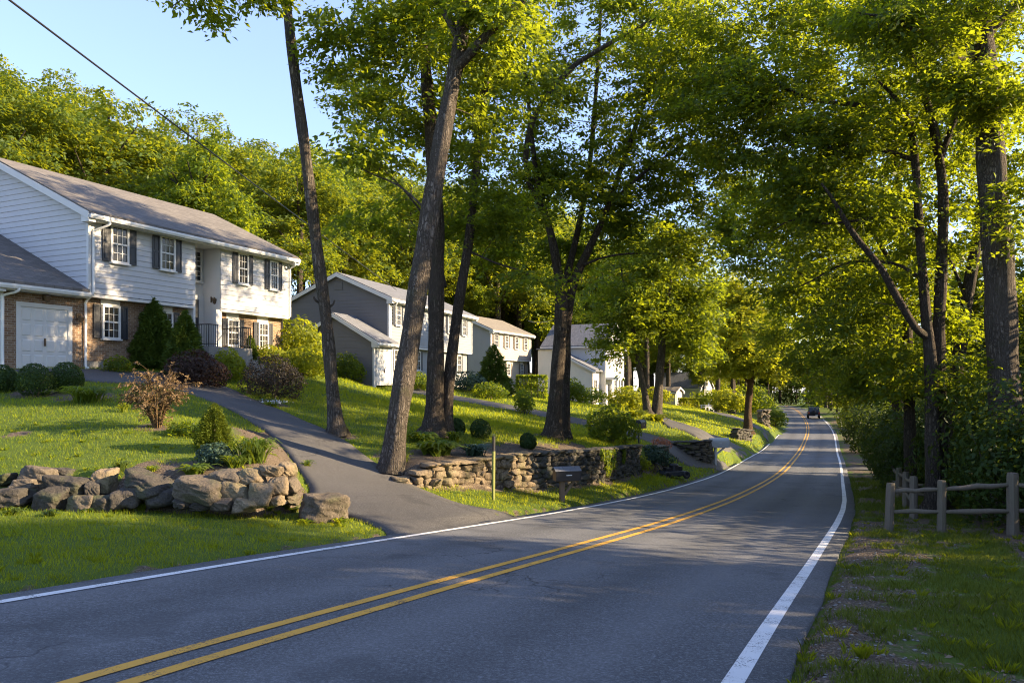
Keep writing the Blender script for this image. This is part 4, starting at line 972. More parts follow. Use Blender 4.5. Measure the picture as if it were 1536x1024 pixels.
tree('dark_spreading_tree', 'dark many limbed tree spreading over the road from behind the rail fence', [
    ([b, at(1398,640,20), at(1396,540,20), at(1388,460,20), at(1380,360,20), at(1373,250,20), at(1366,190,20), at(1345,150,20), at(1316,120,20)], [wpx(36,20), wpx(30,20), wpx(27,20), wpx(22,20), wpx(19,20), wpx(17,20), .12, .09, .04]),
    ([b2, at(1410,620,20.2), at(1408,500,20.2), at(1412,400,20.2), at(1415,290,20.2), at(1400,190,20.2), at(1380,120,20.2), at(1362,70,20.2)], [wpx(30,20), wpx(26,20), wpx(24,20), wpx(21,20), wpx(19,20), .15, .10, .05]),
    ([at(1390,505,20), at(1372,490,19.8), at(1345,445,19.6), at(1320,400,19.4), at(1280,350,19.2), at(1250,300,19), at(1232,275,18.9)], [.13,.12,.11,.10,.085,.06,.03]),
    ([at(1380,350,20), at(1340,325,20), at(1290,330,20), at(1240,335,20), at(1190,330,20.2), at(1150,350,20.4)], [.07,.06,.05,.04,.03,.012]),
    ([at(1372,240,20), at(1320,225,20), at(1265,228,20), at(1210,215,20.3), at(1160,225,20.6)], [.08,.065,.05,.035,.015]),
    ([at(1410,240,20.2), at(1440,150,20), at(1450,60,20)], [.11,.08,.03]),
    ([at(1366,190,20), at(1300,160,20.5), at(1220,150,21), at(1150,120,21.4), at(1090,110,21.8), at(1040,120,22)], [.10,.085,.07,.055,.035,.015]),
    ([at(1385,420,20), at(1340,395,20.4), at(1270,395,21), at(1210,425,21.5), at(1170,440,22)], [.06,.05,.04,.025,.012]),
    ], [(at(1390,160,20.4), (2.4,2.0,2.0), 110), (at(1250,215,20.6), (2.2,2.0,1.5), 100), (at(1130,140,21.4), (2.4,2.2,1.5), 110), (at(1290,50,20.4), (2.8,2.4,1.5), 120), (at(1440,330,20.4), (1.0,1.3,1.6), 40),
        (at(1180,320,20.6), (1.7,1.6,1.0), 60), (at(1050,60,22), (1.7,2.0,1.5), 66), (at(1300,300,19.8), (1.3,1.4,.9), 34), (at(1200,425,21.6), (1.3,1.3,.7), 30), (at(1080,235,22), (1.1,1.3,.8), 28), (at(1180,30,22), (2.6,2.4,1.4), 90), (at(1080,170,22.5), (1.8,1.8,1.2), 60), (at(1180,250,21.5), (1.8,1.6,1.0), 56), (at(1330,420,21), (1.5,1.4,.9), 44), (at(1420,470,21), (1.0,1.2,1.0), 34), (at(1000,40,23), (1.6,1.8,1.1), 44), (at(1330,560,21), (1.3,1.2,.8), 40), (at(1455,570,19.4), (.9,.9,.9), 30), (at(1265,480,21), (1.3,1.3,.7), 34)], 'leaf_dark', 'bark_dark', .205, 36, .55, 22, zmin=3.6, slim=[.64,.74,.85], rmax=.035)
b = groundfix(at(1428,690,22.5))
tree('slanting_tree', 'slanting dark trunk between the spreading tree and the thick grey tree', [
    ([b, at(1432,600,22.5), at(1443,500,22.5), at(1455,420,22.5), at(1468,340,22.5), at(1478,240,22.6), at(1484,120,22.8), at(1488,0,23)], [wpx(30,22), wpx(26,22), wpx(24,22), wpx(22,22), wpx(19,22), .14, .1, .05]),
    ([at(1450,450,22.5), at(1420,380,23), at(1380,320,23.6)], [.08,.06,.03])],
    [(at(1475,210,23), (2.0,2.0,2.4), 96), (at(1390,350,24), (1.8,1.8,1.5), 60), (at(1480,20,23), (2.6,2.4,1.6), 80), (at(1500,470,23), (1.0,1.4,1.2), 30)], 'leaf_dark', 'bark_dark', .22, 48, .58, 23, zmin=4.2, slim=.74)
b = groundfix(at(1366,712,27))
tree('shaded_tree', 'shaded trunk farther back, left of the dark spreading tree', [
    ([b, at(1365,640,27), at(1362,540,27), at(1358,430,27), at(1350,300,27), at(1340,180,27.2), at(1330,60,27.4)], [wpx(28,27), wpx(24,27), wpx(22,27), wpx(18,27), wpx(14,27), .12, .05]),
    ([at(1360,480,27), at(1320,430,27), at(1270,400,27), at(1230,385,27)], [.12,.10,.07,.03]), ([at(1358,430,27), at(1310,350,27.4), at(1260,280,27.8)], [.12,.08,.03])],
    [(at(1300,440,27.4), (2.6,2.4,1.9), 110), (at(1260,320,28), (2.6,2.4,2.3), 110), (at(1340,200,27.6), (3,2.8,2.6), 110), (at(1290,545,27), (2.2,2.0,1.3), 80), (at(1240,180,28), (2.4,2.4,2.0), 70), (at(1230,430,28), (1.9,1.9,1.3), 66), (at(1330,560,26.5), (1.5,1.4,1.0), 50), (at(1180,300,29), (2.2,2,1.6), 66), (at(1400,560,26), (1.6,1.4,1.2), 50), ((15,28.5,12.2), (3.4,3.4,2.6), 110), ((14,31.2,15.3), (3.0,3.6,2.3), 90)], 'leaf_dark', 'bark_dark', .25, 38, .66, 24, zmin=3.4, slim=[.68,.8])  # the two topmost blobs are crown mass added to shade the house front

b = groundfix(at(1352,702,40))
tree('overhanging_tree', 'tall tree beyond the fence end whose crown reaches over the road', [
    ([b, at(1350,640,40), at(1340,560,40), at(1325,470,40), at(1300,380,40), at(1280,300,40), at(1270,220,40)], [wpx(24,40), wpx(20,40), wpx(17,40), wpx(14,40), .2, .14, .06]),
    ([at(1325,470,40), at(1270,430,39.6), at(1210,400,39.2), at(1150,380,39)], [.18,.14,.09,.03]), ([at(1300,380,40), at(1230,320,40), at(1170,280,40)], [.16,.10,.03])],
    [(at(1190,370,39.5), (3.8,3.4,2.4), 150), (at(1280,330,40.5), (4.2,3.8,3.2), 150), (at(1150,290,40.5), (3.0,3.0,2.2), 90), (at(1250,460,39.5), (2.8,2.6,1.5), 80), (at(1230,540,39.5), (2.0,2.0,1.3), 50), (at(1270,580,41), (1.8,2.0,1.2), 44), (at(1085,340,40.5), (2.8,2.6,1.9), 84), (at(1178,500,42), (1.9,1.9,1.2), 44)], 'leaf', 'bark_dark', .30, 40, .85, 26, zmin=3.4, slim=.8, rmax=.07)
# ---- woodland trees: five shapes, many copies
def wood_proto(name, seed, H, rad, leafm, per=46, n=300, leaf=.40, barkm='bark_dark', low=.30):
    g = np.random.default_rng(seed)
    lean = g.normal(0, .35, 2); st = [([(0,0,-.3), (lean[0]*.3, lean[1]*.3, H*.3), (lean[0]*.7, lean[1]*.7, H*.6), (lean[0], lean[1], H*.92)], [H*.017, H*.014, H*.010, .03])]
    for k in range(5):
        a = g.uniform(0, 2*PI); z = H*g.uniform(.32, .62); q = g.uniform(.5, .8)*rad
        st.append(([(lean[0]*.5, lean[1]*.5, z), (q*.5*math.cos(a), q*.5*math.sin(a), z+H*.07), (q*math.cos(a), q*math.sin(a), z+H*.16)], [H*.006, H*.005, .03]))
    bl = [((0,0,H*.66), (rad*.8,rad*.8,H*.30), int(n*.42))]
    for k in range(7):
        a = k*2*PI/7+g.uniform(-.4,.4); z = H*g.uniform(low+.1, .78); q = rad*g.uniform(.45,.8)
        bl.append(((q*math.cos(a), q*math.sin(a), z), (rad*.42,rad*.42,H*.12), int(n*.085)))
    return tree(name, None, st, bl, leafm, barkm, leaf, per, 1.05, seed, zmin=H*.25, rmax=.09, root=(0,0,0), gap=.50)
def copy_thing(src, loc, rz, sc, label, group=None):
    o = src.copy(); COL.objects.link(o); o.location = loc; o.rotation_euler = (0,0,rz); o.scale = sc
    if label: o['label'] = label
    if group: o['group'] = group
    for ch in list(src.children):
        c = ch.copy(); COL.objects.link(c); c.parent = o
        for g2 in list(ch.children):
            d = g2.copy(); COL.objects.link(d); d.parent = c
    return o
protos = [wood_proto('woodland_tree', 31, 17, 4.6, 'leaf_far'), wood_proto('woodland_tree', 32, 19, 5.0, 'leaf_far'), wood_proto('woodland_tree', 33, 15, 4.4, 'leaf_far'),
          wood_proto('woodland_tree', 34, 18, 4.2, 'leaf'), wood_proto('woodland_tree', 35, 14, 4.8, 'leaf_far')]
used = [False]*5
def put_tree(k, x, y, rz, s, label, group, sz=None):
    loc = (x, y, gz(x, y)-.1); sc = (s, s, sz or s)
    if not used[k]:
        used[k] = True; o = protos[k]; o.location = loc; o.rotation_euler = (0,0,rz); o.scale = sc; tag(o, label, 'tree', group); return o
    return copy_thing(protos[k], loc, rz, sc, label, group)
rg = np.random.default_rng(99)
HILL = 'broadleaf tree in the wooded hillside behind the houses'
for d in (37, 45, 54, 64, 76):
    for s in np.arange(-14, 245, 8.5 if d < 60 else 10):
        x, y = xy_of(min(max(s, -24), 255), d); x += rg.uniform(-2.4,2.4); y += rg.uniform(-2.4,2.4)
        px = CX+F_PX*x/max(y, .5)
        if y < 12 or px < -260 or px > 1300: continue
        k = int(rg.integers(0, 5)); sc_ = rg.uniform(.85, 1.2); top = (17, 19, 15, 18, 14)[k]*1.02
        ridge = (np.interp(px, [-200, 0, 130, 250, 330, 440, 700, 1300], [10, 62, 100, 155, 170, 195, 270, 330]) - rg.uniform(-14, 26))   # height of the ridge line in the survey
        sc_ = min(sc_, ((YH-ridge)/F_PX*y - gz(x, y))/top)
        if px > 430: sc_ = min(1.65, max(sc_, ((YH-ridge)/F_PX*y - gz(x, y))/top))
        if sc_ < .42: continue
        put_tree(k, x, y, rg.uniform(0, 6.28), sc_, HILL, 'wooded hillside trees')
# gaps between the houses
for x, y, s in ((-17.5,41.5,.72), (-15,52,.8), (5.5,93,.9), (-6,90,.9), (13,112,.9), (19,126,.8), (11,99,.75), (31,120,.7), (36,135,.8), (28,136,.9), (40,150,.9), (44,168,.9), (48,182,.9), (54,198,1.0)):
    put_tree(int(rg.integers(0, 5)), x, y, rg.uniform(0, 6.28), s, 'broadleaf tree standing between and behind the far houses', 'trees between the houses')
RIGHT = 'leafy tree in the roadside woods on the right beyond the fence'
for d, st, s0 in ((-7.5, 11, 34), (-14, 15, 36), (-23, 22, 40)):
    for s in np.arange(s0, 250, st):
        x, y = xy_of(min(s, 258), d + rg.uniform(-1.2,1.2)); y += rg.uniform(-1.5,1.5)
        if s < 60 and d > -8: continue
        if (74 < y < 87 or 40 < y < 49 or 58 < y < 71) and x < 62: continue
        put_tree(int(rg.integers(0, 5)), x, y, rg.uniform(0, 6.28), rg.uniform(.75, 1.0), RIGHT, 'trees in the woods on the right')
for x, y, s in ((15,96,1.15), (19,104,1.25), (24.5,116,1.3), (30,108,1.15), (37,124,1.3), (42,140,1.35), (47,156,1.35), (51,172,1.35), (57,186,1.4), (63,199,1.4), (10,104,1.2), (16,118,1.3), (24,134,1.4), (33,150,1.4), (62,214,1.5), (72,222,1.5), (82,226,1.5), (92,222,1.5), (100,212,1.5), (54,212,1.5), (68,236,1.6), (84,240,1.6)):
    put_tree(int(rg.integers(0, 3)), x, y, rg.uniform(0, 6.28), s, 'tall woodland tree rising beyond the far houses and the bend of the road', 'tall trees beyond the houses')
for s in (214, 224, 234, 244):
    for d in (-5.5, 5.5, 11, 17, 24):
        x, y = xy_of(s, d); put_tree(int(rg.integers(0, 5)), x+rg.uniform(-1,1), y+rg.uniform(-1,1), rg.uniform(0,6), rg.uniform(.7,1), 'tree closing the view where the road bends away', 'trees at the bend')
for x, y, s in ((24,36.5,.8), (31,37,.85), (38,54,.9), (29,34,.75), (27.5,25,.8), (11.5,3.5,.8), (15.5,6,.85), (20,2,.95), (13,-4,.9), (22,-6,1.0), (27,6,1.0), (31,21,.9), (27,31,.95)):  # those outside the frame are added to shade the near road
    put_tree(int(rg.integers(0, 5)), x, y, rg.uniform(0,6), s, 'roadside tree close by on the right, added for shade where out of frame', 'near trees on the right')

# ------------------------------------------------------------------ shrubs and garden plants
def shrub_mesh(rx, ry, rz, n, leaf, g, rough=.18, fill=.35, asp=.5, up=0.0, lo=-.85):
    """leaves over a bumpy rounded outline, some inside"""
    q = unit(g.normal(size=(n*2, 3))); q = q[q[:, 2] > lo][:n]; n = len(q)
    bump = 1 + rough*(vnoise(q[:, 0]*2.6+5, q[:, 1]*2.6+q[:, 2]*2.1+9, 4)-.5)*2 + rough*.6*(vnoise(q[:, 0]*6+5, q[:, 1]*6+q[:, 2]*5, 8)-.5)*2
    rr = np.where(g.uniform(size=n) < fill, g.uniform(.35, .95, n), g.uniform(.93, 1.03, n))*bump
    c = q*rr[:, None]*np.array([rx, ry, rz]); nm = unit(q/np.array([rx, ry, rz]))
    ax = np.cross(nm, g.normal(size=nm.shape)) + nm*g.uniform(-.1, .9, (n,1)); ax[:, 2] += up
    return leaves(c, ax, nm+g.normal(0,.5,nm.shape), leaf*g.uniform(.7,1.3,n), leaf*asp*g.uniform(.7,1.3,n))
def shrub(name, label, loc, rx, ry, rz, m, leaf=.09, n=1800, seed=1, rough=.2, lift=.9, cat='shrub', stems=5, asp=.5, up=0.0, fill=.4, group=None):
    g = np.random.default_rng(seed); h = empty(name, loc, 0, label=label, cat=cat, group=group)
    V, F = shrub_mesh(rx, ry, rz, n, leaf, g, rough, fill, asp, up); V[:, 2] += rz*lift; np_obj('foliage', V, [F], M[m], h)
    nb = NB()
    for k in range(stems):
        a = g.uniform(0, 6.28); e = np.array([rx*.55*math.cos(a), ry*.55*math.sin(a), rz*g.uniform(.7,1.4)])
        V, F = tube(bez([(.04*math.cos(a), .04*math.sin(a), -.08), e*(.45,.45,.5), e], 4), np.linspace(.018+.012*rz, .006, 9), 5); nb.add(V, F)
    nb.build('stem', M['twig'], h, True); return h
def conifer(name, label, loc, r, H, m, n=2600, leaf=.12, seed=1, power=.8, cat='conifer', tiers=0):
    n = int(n*1.8); leaf = leaf*1.15
    g = np.random.default_rng(seed); h = empty(name, loc, 0, label=label, cat=cat)
    t = 1-np.sqrt(g.uniform(0, 1, n)); a = g.uniform(0, 2*PI, n)
    lump = .58+.75*vnoise(a*2.6, t*H*2.6, seed); 
    rad = r*np.power(1-t, power)*lump*g.uniform(.30, 1.0, n)**.5*np.clip(.55+t*6, 0, 1)
    c = np.stack([rad*np.cos(a), rad*np.sin(a), .06+t*H-.12*rad], 1)
    ax = np.stack([np.cos(a), np.sin(a), np.full(n, .35)], 1)+g.normal(0,.4,(n,3)); nm = np.stack([-np.cos(a)*.3, -np.sin(a)*.3, np.ones(n)], 1)+g.normal(0,.5,(n,3))
    V, F = leaves(c, ax, nm, leaf*g.uniform(.7,1.3,n), leaf*.32); np_obj('foliage', V, [F], M[m], h)
    b = MB(); b.tube([(0,0,-.1), (0,0,H*.3), (0,0,H*.6)], [.02+.02*H, .012+.008*H, .004], 6); b.build('trunk', M['twig'], h, True); return h
def tuft(name, label, loc, r, H, m, n=70, seed=1, w=.02, cat='plant', group=None, flower=None):
    """arching strap leaves from one crown"""
    g = np.random.default_rng(seed); h = empty(name, loc, 0, label=label, cat=cat, group=group); nb = NB()
    for k in range(n):
        a = g.uniform(0, 6.28); q = r*g.uniform(.35, 1.0); hh = H*g.uniform(.6, 1.05); o = g.normal(0, r*.16, 2)
        t = np.linspace(0, 1, 5); x = q*t**1.2; z = hh*(1-(1-t)**2) - .45*hh*t**3
        C = np.stack([o[0]+x*math.cos(a), o[1]+x*math.sin(a), z], 1); ww = w*np.array([.6,1,1,.7,.05])[:, None]*np.array([-math.sin(a), math.cos(a), .25])
        V = np.stack([C-ww, C+ww], 1).reshape(-1, 3); i = np.arange(4)*2; nb.add(V, np.stack([i, i+1, i+3, i+2], 1))
    nb.build('foliage', M[m], h)
    if flower:
        q = g.normal(0, 1, (flower[1], 3))*(r*.55, r*.55, H*.12)+(0,0,H*.72); V, F = leaves(q, g.normal(size=q.shape), g.normal(size=q.shape), .05, .045); np_obj('flower', V, [F], M[flower[0]], h)
    return h
def gp(px, py, lo=3.0, hi=150.0):
    p = hit(px, py, lo, hi); return (p[0], p[1], p[2]-.02)
# clipped box balls
for k, (px, py, w, lab) in enumerate(((3,588,42,'clipped round boxwood cut by the left edge of the frame, partly bronze'), (53,594,50,'clipped round boxwood in front of the garage door, left of its twin'), (101,588,46,'clipped round boxwood in front of the garage, right of its twin'),
        (685,652,26,'small clipped boxwood ball nearest the dark twin trunks'), (721,658,31,'clipped boxwood ball in the middle of the bed above the stone wall'), (792,673,25,'clipped boxwood ball alone at the right end of the planting bed'))):
    p = gp(px, py); r = w/2/F_PX*p[1]
    shrub('boxwood_ball', lab, p, r, r, r*1.02, 'box', .055 if k < 3 else .06, 3400 if k < 3 else 2000, 40+k, .07, .92, 'shrub', 3, .6, 0, .3, 'clipped boxwood balls')
p = gp(236,641); 
def bronze(p):
    g = np.random.default_rng(5); h = empty('bronze_shrub', p, 0, label='dry bronze leaved shrub on the lawn edge beside the driveway', cat='shrub'); nb = NB(); tips = []; ds = []
    for k in range(46):
        a = g.uniform(0, 6.28); q = .62*math.sqrt(g.uniform(.05,1)); H = 1.32*g.uniform(.55,1.0)*(1.05-.45*q)
        C = bez([(.05*math.cos(a), .05*math.sin(a), -.05), (q*.35*math.cos(a), q*.35*math.sin(a), H*.45), (q*.8*math.cos(a), q*.8*math.sin(a), H*.85), (q*1.1*math.cos(a), q*1.1*math.sin(a), H)], 4)
        V, F = tube(C, np.linspace(.014, .003, len(C)), 4); nb.add(V, F)
        for t in (4,6,8,10,11,12):
            e = C[t]+g.normal(0,.10,3); V, F = tube([C[t-1], (C[t-1]+e)/2+(0,0,.02), e], [.004,.003,.002], 3); nb.add(V, F); tips.append(e); ds.append(unit(e-C[t-1]))
    nb.build('stem', M['bronze'], h); V, F = sprays(np.array(tips), np.array(ds), 15, .11, .060, g); np_obj('foliage', V, [F], M['bronze'], h)
bronze(p)
p = gp(322,676); conifer('dwarf_spruce', 'bright green dwarf conifer on the mound above the boulder wall', p, 33/F_PX*p[1], 69/F_PX*p[1], 'conifer_gold', 5200, .055, 3, .62)
p = gp(230,552); conifer('bushy_conifer', 'dark bushy conifer against the brick wall beside the lower window', (p[0], p[1], p[2]), 1.02, 2.6, 'conifer', 6500, .19, 4, .72)
p = gp(278,530,3,150); q = at(278,528,26.6); conifer('bushy_conifer', 'dark bushy conifer just right of its larger neighbour, by the entry', (q[0], q[1], gz(q[0], q[1])), .9, 2.35, 'conifer', 5600, .19, 5, .72)
q = at(376,538,31.0); conifer('small_conifer', 'small cone shaped conifer below the right hand windows of the white house', (q[0], q[1], gz(q[0], q[1])), .5, 1.35, 'conifer', 2600, .12, 6, .7)
q = at(740,580,52); conifer('loose_conifer', 'loose dark conifer in front of the beige house', (q[0], q[1], gz(q[0], q[1])), 1.6, 3.6, 'conifer', 5200, .26, 7, .7)
SH = [  # name, label, px, py(base), Y (None = on the ground seen there), half width m, height m, material, leaf, n, seed
 ('purple_maple', 'low spreading purple leaved maple in front of the entry steps', 296,570,25.0, 1.05,1.10,'purple',.11,4200,51,.9),
 ('barberry_bush', 'dark twiggy rounded shrub on the lawn right of the driveway', 411,597,None, 1.02,1.35,'barberry',.085,5200,52,.95),
 ('yellow_shrub', 'yellow green shrub between the purple maple and the porch', 345,565,27.5, .62,1.1,'leaf_bright',.13,1600,53,.95),
 ('yellow_shrub', 'large yellow green bush at the right end of the white house', 452,556,35.5, 1.35,2.3,'leaf_bright',.20,3000,54,.95),
 ('yellow_shrub', 'broad yellow green bush in front of the larger one at the house end', 458,562,32, 1.15,1.15,'leaf_bright',.17,2200,55,.95),
 ('yellow_shrub', 'low yellow green bush below the right windows of the white house', 405,555,33, .9,.8,'leaf_bright',.16,1300,56,.95),
 ('green_shrub', 'rounded green bush against the grey house gable', 520,572,43, 1.05,1.6,'leaf_dark',.17,2200,57,.95),
 ('green_shrub', 'small dark shrub at the foot of the brick wall by the garage', 178,560,25.6, .5,.55,'leaf_dark',.10,900,58,.9),
 ('green_shrub', 'green bush under the grey house window between the trunks', 628,568,47, .75,.95,'leaf_dark',.14,1200,59,.95),
 ('green_shrub', 'low round bush under the grey house window, lower of the pair', 630,585,46, .75,.7,'leaf',.14,1000,60,.95),
 ('green_shrub', 'loose grey green shrub in the bed before the grey house', 700,592,50, 1.5,1.3,'blue_green',.18,1700,61,.95),
 ('green_shrub', 'yellowish shrub in the bed left of the white hydrangea', 722,584,54, 1.3,1.3,'leaf',.18,1500,62,.95),
 ('green_shrub', 'arching shrub on the slope below the hydrangea', 735,608,47, 1.1,1.0,'leaf_dark',.18,1300,63,.95),
 ('hydrangea', 'hydrangea covered with white flower heads before the beige house', 752,592,53, .95,1.2,'flower_white',.13,1500,64,.95),
 ('green_shrub', 'young leafy shrub alone on the lower lawn of the beige house', 786,622,41, .55,1.25,'leaf',.16,900,65,.95),
 ('dark_bush', 'dark wide bush above the ivy covered part of the stone wall', 918,664,None, 1.0,1.45,'leaf_dark',.15,3000,66,.95),
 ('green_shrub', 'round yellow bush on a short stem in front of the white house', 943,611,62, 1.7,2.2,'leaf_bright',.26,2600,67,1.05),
 ('green_shrub', 'dark round bush beside the cream wing of the white house', 858,604,72, 1.3,2.1,'leaf_dark',.28,1400,68,.95),
 ('green_shrub', 'loose flowering shrub at the foot of the white house wing', 888,606,73, 1.6,1.6,'leaf',.24,1300,69,.95),
 ('round_topped_tree', 'small round topped tree beside the far driveway', 1092,630,84, 2.1,2.6,'leaf_bright',.36,2300,70,1.25),
 ('green_shrub', 'dark evergreen shrub right of the far white house', 1060,598,112, 2.6,2.6,'leaf_dark',.4,1500,71,.95),
 ('yellow_shrub', 'sunlit low bush left of the beige garage', 985,604,100, 2.0,2.0,'leaf_bright',.36,1300,72,.95),
 ('green_shrub', 'low spreading juniper at the end of the stone wall', 978,697,None, .85,.75,'blue_green',.13,1900,73,.85),
 ('yellow_shrub', 'small bright bush at the foot of the stone wall beside the juniper', 962,706,None, .42,.55,'leaf_bright',.10,900,74,.9),
 ('rusty_shrub', 'rust coloured flowering shrub on the stone wall end', 992,678,35.5, .45,.55,'flower_red',.08,700,75,.9),
 ('mound_shrub', 'blue green mounded juniper at the foot of the dwarf conifer', 326,694,None, .36,.34,'blue_green',.06,2200,76,.75),
 ('green_shrub', 'small green shrub at the edge of the driveway behind the bronze shrub', 283,652,None, .42,.26,'leaf_dark',.08,900,77,.8),
 ('green_shrub', 'dark hedge like bush behind the pillar near the bright tree', 1160,634,92, 1.5,2.2,'leaf_dark',.3,1500,78,.95),
]
for nm, lab, px, py, Y, rw, hh, m, lf, n, sd, lift in SH:
    if Y is None: p = np.array(gp(px, py))
    else: p = at(px, py, Y); p[2] = gz(p[0], p[1])-.02
    rz = hh/(1+lift); shrub(nm, lab, p, rw, rw*.95, rz, m, lf, n, sd, .26, lift, 'tree' if 'tree' in nm else 'shrub', 6, .5, 0.05, .45)
# clipped hedges
def hedge(label, a, b, wdt, H, m, n, leaf, seed):
    g = np.random.default_rng(seed); a = np.array(a, float); b = np.array(b, float); L = np.linalg.norm(b[:2]-a[:2]); c = (a+b)/2
    h = empty('hedge', (c[0], c[1], gz(c[0], c[1])), math.atan2(b[1]-a[1], b[0]-a[0]), label=label, cat='hedge')
    q = g.uniform(-1, 1, (n, 3)); k = g.integers(0, 3, n); k = np.where(g.uniform(size=n) < .25, 2, k); s = np.sign(g.uniform(-1, 1, n)); q[np.arange(n), k] = s*g.uniform(.85, 1.04, n); q[:, 2] = np.where((k == 2), np.abs(q[:, 2]), q[:, 2])
    p = q*(L/2, wdt/2, H/2)+(0,0,H/2); nm = np.zeros((n,3)); nm[np.arange(n), k] = s
    V, F = leaves(p, g.normal(size=p.shape), nm+g.normal(0,.6,p.shape), leaf*g.uniform(.7,1.3,n), leaf*.5); np_obj('foliage', V, [F], M[m], h)
    b_ = MB()
    for x in np.linspace(-L*.4, L*.4, 5): b_.tube([(x,0,-.3), (x,0,H*.7)], [.05,.02], 5)
    b_.build('stem', M['twig'], h)
hedge('long dark clipped hedge in front of the beige house', at(775,590,62), at(820,598,62), 1.3, 1.9, 'leaf_dark', 2600, .22, 81)
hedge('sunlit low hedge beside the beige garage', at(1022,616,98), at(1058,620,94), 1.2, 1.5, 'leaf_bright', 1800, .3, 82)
T = [('daylily_clump', 'broad clump of strap leaved plants left of the bronze shrub', 128,603,.85,.55,'fern',150,.022), ('yellow_grass_clump', 'small yellow tuft right of the broad strap leaved clump', 186,618,.22,.32,'leaf_bright',50,.014),
 ('yellow_grass_clump', 'bright spiky yellow plant between the dwarf conifer and the driveway', 382,693,.52,.58,'fern',210,.018), ('hosta_clump', 'low green rosette on the bare soil left of the blue juniper', 290,712,.36,.26,'fern',80,.026),
 ('yellow_grass_clump', 'low yellow plant in front of the bright spiky one', 352,700,.32,.30,'fern',110,.016),
 ('fern_clump', 'yellow green fern below the furrowed tree', 655,682,.75,.5,'fern',120,.05), ('fern_clump', 'fern clump farther left behind the furrowed tree', 632,664,.6,.42,'fern',90,.05), ('variegated_clump', 'pale variegated plant in the bed by the middle boxwood ball', 712,683,.6,.42,'blue_green',120,.025),
 ('fern_clump', 'small fern at the foot of the first boxwood ball', 680,662,.35,.4,'leaf',60,.03), ('white_flower_clump', 'low clump with white flowers at the driveway edge below the dark shrub', 408,610,.40,.25,'leaf',60,.02),
 ('moss_tuft', 'grass tuft on the right foot of the furrowed tree', 606,694,.22,.30,'grass',60,.01), ('moss_tuft', 'grass tuft on the right foot of the leaning tree', 514,652,.22,.32,'grass',60,.01),
 ('yellow_grass_clump', 'row end tuft of yellow plants on the slope below the V trunked tree', 955,626,.9,.6,'leaf_bright',120,.05), ('yellow_grass_clump', 'yellow plants right below the V trunked tree', 985,632,.9,.6,'leaf_bright',120,.05)]
for i, (nm, lab, px, py, r, H, m, n, w) in enumerate(T):
    tuft(nm, lab, gp(px, py), r, H, m, n, 100+i, w, 'plant', None, ('flower_white', 90) if nm.startswith('white') else None)
# understorey on the right
for i, (px, Y, rw, H, lab) in enumerate(((1508,17.3,1.25,3.1,'tall leafy honeysuckle bush at the right edge behind the fence'), (1575,16.2,1.4,2.4,'leafy bush cut by the right edge of the frame'), (1462,20.5,1.3,2.9,'bush between the thick grey tree and the spreading tree'), (1362,29,1.3,2.4,'dark bush left of the spreading tree trunk'),
        (1352,36,1.6,3.0,'dark overhanging bush above the far end of the fence'), (1345,46,1.9,3.4,'dense bush by the asphalt apron on the right'), (1306,60,2.0,3.8,'roadside bush on the right behind the yellow sprig'), (1296,88,2.2,4.0,'roadside bush on the right nearest the parked looking car'),
        (1400,28,2.0,3.0,'dark bush deep in the woods behind the spreading tree'), (1480,27,2.2,3.2,'dark bush deep in the woods behind the slanting trunk'), (1540,24,2.2,3.4,'dark bush deep in the woods at the right edge'))):
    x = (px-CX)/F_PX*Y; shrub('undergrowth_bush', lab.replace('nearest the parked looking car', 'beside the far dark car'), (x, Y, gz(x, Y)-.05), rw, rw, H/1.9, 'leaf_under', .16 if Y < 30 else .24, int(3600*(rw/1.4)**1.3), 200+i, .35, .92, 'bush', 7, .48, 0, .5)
p = at(1271,622,75); shrub('yellow_sprig_bush', 'bright yellow green sprig leaning out of the dark woods', (p[0], p[1], gz(p[0], p[1])), .95, .9, 1.05, 'leaf_bright', .42, 520, 230, .4, 2.1, 'shrub', 6, .4, 0, .4)

for k in range(26):
    a = rg.uniform(0,1); x, y = 40+a*75+rg.uniform(-3,3), 150+a*62+rg.uniform(-6,6); S_, D_ = sd_of(x, y)
    if abs(D_[0]) < 5.5: x, y = xy_of(float(S_[0]), 8*np.sign(D_[0]))
    shrub('undergrowth_bush', 'dark thicket bush closing the end of the road', (x, y, gz(x,y)-.1), 3.2, 3.0, 2.6, 'leaf_dark', .6, 700, 400+k, .35, .9, 'bush', 4, .5, 0, .5, 'thicket at the road end')

for k, (x, y, rw, H) in enumerate(((13.2,12.2,1.6,3.6), (15.5,15.3,1.8,4.2), (17.2,11.0,2.0,4.4), (14.5,18.6,1.5,3.4), (18.5,18.0,2.0,4.6), (12.2,9.2,1.5,3.6))):  # bushes added out of view to keep low sun off road and verges
    shrub('undergrowth_bush', 'tall unseen bush added just right of the frame to shade road and verge', (x, y, gz(x,y)-.05), rw, rw, H/1.9, 'leaf_under', .2, 3000, 600+k, .35, .92, 'bush', 5, .48, 0, .5, 'shade bushes added right of the frame')

